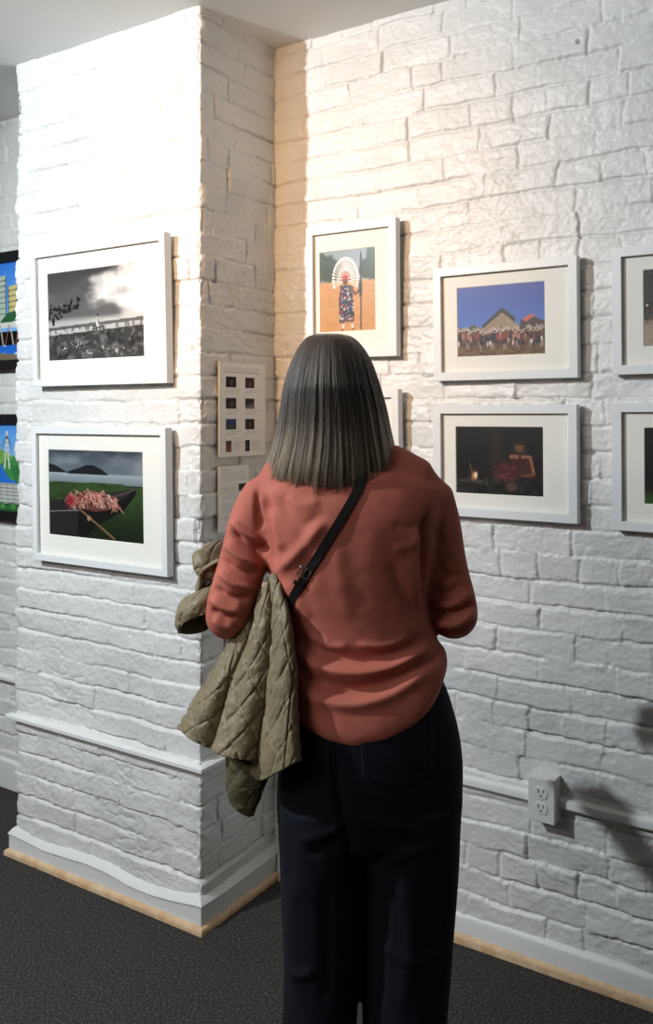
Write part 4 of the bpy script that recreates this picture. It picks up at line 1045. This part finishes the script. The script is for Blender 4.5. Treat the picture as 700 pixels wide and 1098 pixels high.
# ------------------------------------------------------------------ quilted jacket over her left forearm
jacket = tag(empty('quilted_jacket', ROOT, (0, 0, YAW)), 'olive diamond quilted jacket folded over her left arm', 'jacket')
def cols_to_grid(cols, nt, ns):
    """cols: list of polylines [(u,v,Y),...] (same count) -> grid nt (across) x ns (down)"""
    A = np.array([[P(*q) for q in c] for c in cols]); k = A.shape[1]
    B = np.array([densify(c, 8) for c in A])                       # down
    B = np.stack([densify(B[:, j], 8) for j in range(B.shape[1])], 1)   # across
    def resample(M, n, ax):
        t = np.linspace(0, M.shape[ax] - 1, n); i = np.clip(t.astype(int), 0, M.shape[ax] - 2); f = t - i
        a = np.take(M, i, ax); b = np.take(M, i + 1, ax); sh = [1, 1, 1]; sh[ax] = n; f = f.reshape(sh); return a * (1 - f) + b * f
    return resample(resample(B, nt, 0), ns, 1)
def quilt(G, cell=.036, puff=.0022, seed=1, crink=.0034, flip=False, du=0., seams=()):
    """displace a grid nt x ns along its normals with stitched diamonds"""
    nt, ns, _ = G.shape
    a = np.cumsum(np.r_[np.zeros((1, ns)), np.linalg.norm(np.diff(G, axis=0), axis=2)], 0); a = a - a[nt // 2]
    # keep the pattern tied to the cloth: use mean widths
    wmean = a[-1].max() - a[0].min(); s = np.cumsum(np.r_[0, np.linalg.norm(np.diff(G[nt // 2], axis=0), axis=1)])
    aa = a * .55 + .45 * np.linspace(a[0].min(), a[-1].max(), nt)[:, None]; ss = np.repeat(s[None], nt, 0)
    p = (aa + ss * .85 + du) / cell; q = (aa - ss * .85 + du) / cell
    wob = .22 * fbm(aa * 12, ss * 12, seed, 2) + .10 * fbm(aa * 45, ss * 45, seed + 8, 2)
    dp = np.abs(p + wob - np.round(p + wob)); dq = np.abs(q - wob - np.round(q - wob)); d = np.minimum(dp, dq) * cell
    h = puff * (1 - np.exp(-(d / .0030) ** 2)) + .3 * puff * np.minimum(1, d / .014)
    near = 1.3 * np.exp(-(d / .011) ** 2)
    h += crink * fbm(aa * 70, ss * 70, seed + 3, 3) * (.7 + near) + .012 * fbm(aa * 13, ss * 11, seed + 5, 3)
    for sa, w in seams: h -= .0045 * np.exp(-((aa - (a[0].min() + sa * wmean)) / w) ** 2)
    du_ = np.gradient(G, axis=0); dv_ = np.gradient(G, axis=1); N = np.cross(du_, dv_); N /= np.maximum(np.linalg.norm(N, axis=2), 1e-9)[..., None]
    if flip: N = -N
    return G + N * h[..., None], N
def sheet_obj(name, G, N, mat, thick, parent, lining=None, piping=None):
    nt, ns, _ = G.shape; V = np.concatenate([G.transpose(1, 0, 2).reshape(-1, 3), (G - N * thick).transpose(1, 0, 2).reshape(-1, 3)])
    F = grid_faces(nt, ns); n = nt * ns; F = np.concatenate([F, F[:, ::-1] + n])
    rim = [(j * nt, (j + 1) * nt) for j in range(ns - 1)] + [((j + 1) * nt + nt - 1, j * nt + nt - 1) for j in range(ns - 1)] + [(i + 1, i) for i in range(nt - 1)] + [((ns - 1) * nt + i, (ns - 1) * nt + i + 1) for i in range(nt - 1)]
    F = np.concatenate([F, np.array([(a, b, b + n, a + n) for a, b in rim])])
    o = mesh(name, V, F, mat, True, parent)
    if lining:
        Gl = G - N * (thick + .0012); Vl = Gl[2:-2, :-3].transpose(1, 0, 2).reshape(-1, 3)
        mesh('lining', Vl, grid_faces(nt - 4, ns - 3), lining, True, o)
    if piping:
        for L in piping(G, N): V_, F_ = tube_vf(L, [.0028] * len(L), n=8); mesh('piping', V_, F_, mat, True, o)
    return o
def drape():
    y = -.028
    cols = [  # each fold line of the hanging body of the jacket, top to hem: (u, v, depth)
        [(262, 662, .055), (241, 695, .045), (216, 737, .03), (189, 779, .01)],
        [(268, 655, .030), (252, 697, .010), (228, 742, -.014), (203, 792, -.022)],
        [(274, 650, .022), (262, 695, .010), (243, 742, -.005), (226, 802, -.018)],
        [(277, 645, .035), (272, 690, .045), (258, 740, .050), (240, 797, .045)],
        [(279, 638, .010), (268, 685, -.010), (247, 738, -.030), (226, 803, -.048)],
        [(283, 631, -.012), (276, 682, -.040), (262, 740, -.062), (244, 812, -.082)],
        [(287, 624, -.014), (286, 676, -.042), (279, 738, -.062), (264, 815, -.082)],
        [(288, 622, .000), (292, 668, -.022), (287, 735, -.040), (277, 814, -.056)],
        [(289, 622, .018), (288, 668, .030), (278, 737, .034), (265, 812, .026)],
        [(290, 619, .000), (291, 664, -.030), (284, 740, -.052), (276, 836, -.066)],
        [(292, 616, -.018), (299, 662, -.062), (297, 738, -.088), (296, 829, -.108)],
        [(296, 618, -.024), (307, 662, -.072), (311, 736, -.096), (313, 819, -.120)],
        [(299, 623, -.020), (312, 664, -.062), (317, 738, -.082), (322, 814, -.104)],
        [(301, 632, .000), (308, 668, -.040), (311, 740, -.062), (313, 806, -.080)]]
    cols = [[(u, v, Y + y) for u, v, Y in c] for c in cols]
    G = cols_to_grid(cols, 340, 190); G, N = quilt(G, cell=.060, seed=3, flip=True, seams=((.16, .003), (.86, .002)))
    # outward = towards the camera
    if (N * (CL - G)).sum(2).mean() < 0: raise Exception('flip')
    def pipe(G, N): return [G[:, -2] - N[:, -2] * .003]
    sheet_obj('body_panel', G, N, M_JACKET, .006, jacket, M_LINING, pipe)
drape()
def ring_tube(name, rows, mat, seed, cell=.04, lining=None, nt=150, ns=110, close=False, sweep_ang=(0, 2 * np.pi), puff=.0020):
    """rows: (center, axis_a, axis_b) vectors: a sleeve-like tube with quilting"""
    th = np.linspace(sweep_ang[0], sweep_ang[1], nt); R = np.array([np.r_[c, a, b] for c, a, b in rows]); R = densify(R, 8)
    t = np.linspace(0, len(R) - 1, ns); i = np.clip(t.astype(int), 0, len(R) - 2); f = (t - i)[:, None]; R = R[i] * (1 - f) + R[i + 1] * f
    G = R[None, :, :3] + np.cos(th)[:, None, None] * R[None, :, 3:6] + np.sin(th)[:, None, None] * R[None, :, 6:9]
    ctr = R[None, :, :3]; G2, N = quilt(G, cell=cell, seed=seed, puff=puff)
    if (N * (G - ctr)).sum() < 0: G2, N = quilt(G, cell=cell, seed=seed, flip=True, puff=puff)
    if lining is not None or not close:
        o = sheet_obj(name, G2, N, mat, .005, jacket, lining)
    else: o = sheet_obj(name, G2, N, mat, .005, jacket)
    return o
def V3(*a): return np.array(a, float)
# sleeve lying over the forearm, its open end low on the outer side
ring_tube('sleeve', [
    (P(250, 616, .15), V3(.034, .01, .010), V3(-.006, .042, -.006)), (P(237, 626, .11), V3(.040, .01, .012), V3(-.006, .044, -.010)),
    (P(222, 636, .085), V3(.043, .008, .014), V3(-.006, .042, -.014)), (P(214, 649, .06), V3(.042, .006, .014), V3(-.006, .038, -.018)),
    (P(212, 661, .05), V3(.040, .004, .013), V3(-.004, .036, -.022)), (P(214, 669, .05), V3(.039, .004, .012), V3(-.004, .036, -.024))], M_JACKET, 11, cell=.05)
# rolled collar above it
ring_tube('collar', [
    (P(268, 590, .19), V3(.010, .020, .006), V3(-.012, .004, .024)), (P(253, 594, .145), V3(.010, .022, .006), V3(-.014, .006, .030)), (P(239, 600, .110), V3(.008, .026, .004), V3(-.018, .008, .032)),
    (P(228, 606, .088), V3(.004, .028, .0), V3(-.022, .008, .031)), (P(221, 608, .085), V3(.002, .024, .0), V3(-.022, .006, .026)), (P(216, 612, .078), V3(.001, .015, .0), V3(-.014, .003, .016)), (P(214, 614, .076), V3(.0, .004, .0), V3(-.004, .001, .004))], M_JACKET, 15, cell=.055, close=True, puff=.0018)
# layer of the jacket lying across the forearm, joining sleeve, collar and hanging body
def saddle():
    cols = []
    for (u0, v0, Y0), (u1, v1, Y1), (u2, v2, Y2) in (((206, 640, .05), (240, 600, .045), (268, 655, .03)), ((208, 640, .10), (240, 598, .10), (272, 650, .08)), ((212, 640, .16), (246, 598, .16), (280, 648, .13)), ((222, 640, .21), (252, 600, .21), (286, 650, .18))):
        cols.append([(u0, v0, Y0), ((u0 + u1) / 2 - 8, (v0 + v1) / 2 - 10, (Y0 + Y1) / 2), (u1, v1, Y1), ((u1 + u2) / 2 + 8, (v1 + v2) / 2 - 8, (Y1 + Y2) / 2), (u2, v2, Y2)])
    G = cols_to_grid(cols, 90, 140); G, N = quilt(G, cell=.045, seed=9)
    sheet_obj('folded_layer', G, -N if (N[..., 2].mean() < 0) else N, M_JACKET, .005, jacket)
saddle()
# darker sleeve end hanging below the hem
ring_tube('sleeve_end', [
    (P(266, 806, -.030), V3(.040, .0, .004), V3(0, .020, 0)), (P(266, 822, -.032), V3(.041, .0, .004), V3(0, .022, 0)), (P(265, 842, -.034), V3(.037, .0, .008), V3(0, .020, 0)),
    (P(266, 858, -.036), V3(.027, .0, .010), V3(0, .014, 0)), (P(268, 869, -.036), V3(.014, .0, .006), V3(0, .008, 0)), (P(269, 874, -.036), V3(.005, .0, .002), V3(0, .003, 0))], M_JACKETD, 21, cell=.06, close=True, puff=.001)

# ------------------------------------------------------------------ camera, lamps, world
cam = bpy.data.cameras.new('camera'); co = bpy.data.objects.new('camera', cam); COL.objects.link(co)
co.location = CAM; co.rotation_euler = (math.pi / 2, 0, YAW)
cam.sensor_fit = 'AUTO'; cam.sensor_width = 36; cam.lens = FPX * 36 / 1098; cam.shift_y = -(549 - CYP) / 1098; cam.clip_start = .02
SC.camera = co

def spot(name, loc, aim, watts, color, angle, blend, size):
    l = bpy.data.lights.new(name, 'SPOT'); l.energy = watts; l.color = color; l.spot_size = math.radians(angle); l.spot_blend = blend; l.shadow_soft_size = size
    o = bpy.data.objects.new(name, l); COL.objects.link(o); o.location = loc
    o.rotation_euler = (Vector(aim) - Vector(loc)).to_track_quat('-Z', 'Y').to_euler(); return o
def area(name, loc, aim, watts, color, sx, sy):
    l = bpy.data.lights.new(name, 'AREA'); l.shape = 'RECTANGLE'; l.size = sx; l.size_y = sy; l.energy = watts; l.color = color
    o = bpy.data.objects.new(name, l); COL.objects.link(o); o.location = loc
    o.rotation_euler = (Vector(aim) - Vector(loc)).to_track_quat('-Z', 'Y').to_euler(); return o
spot('track_spot_cool', (-.70, -2.35, 2.48), (.66, 0, 1.2), 200, (.865, .945, 1.0), 122, .6, .035)
spot('track_spot_warm', (.14, -2.40, 2.5), (.12, 0, 1.98), 140, (1.0, .54, .20), 46, 1.0, .20)
area('soft_fill', (-.1, -3.6, 2.62), (.4, -1.5, 0), 46, (1.0, .95, .89), 1.2, .6)  # added soft fill for her back and the walls, not an actual ceiling fitting
w = bpy.data.worlds.new('world'); SC.world = w; w.use_nodes = True
w.node_tree.nodes['Background'].inputs[0].default_value = (1, 1, 1, 1); w.node_tree.nodes['Background'].inputs[1].default_value = .02
vs = SC.view_settings; vs.view_transform = 'Standard'; vs.look = 'None'; vs.exposure = .08; vs.gamma = 1; vs.use_curve_mapping = False
SC.cycles.use_denoising = True
SC.cycles.max_bounces = 8; SC.cycles.caustics_reflective = False; SC.cycles.caustics_refractive = False
SC.cycles.sample_clamp_indirect = 6
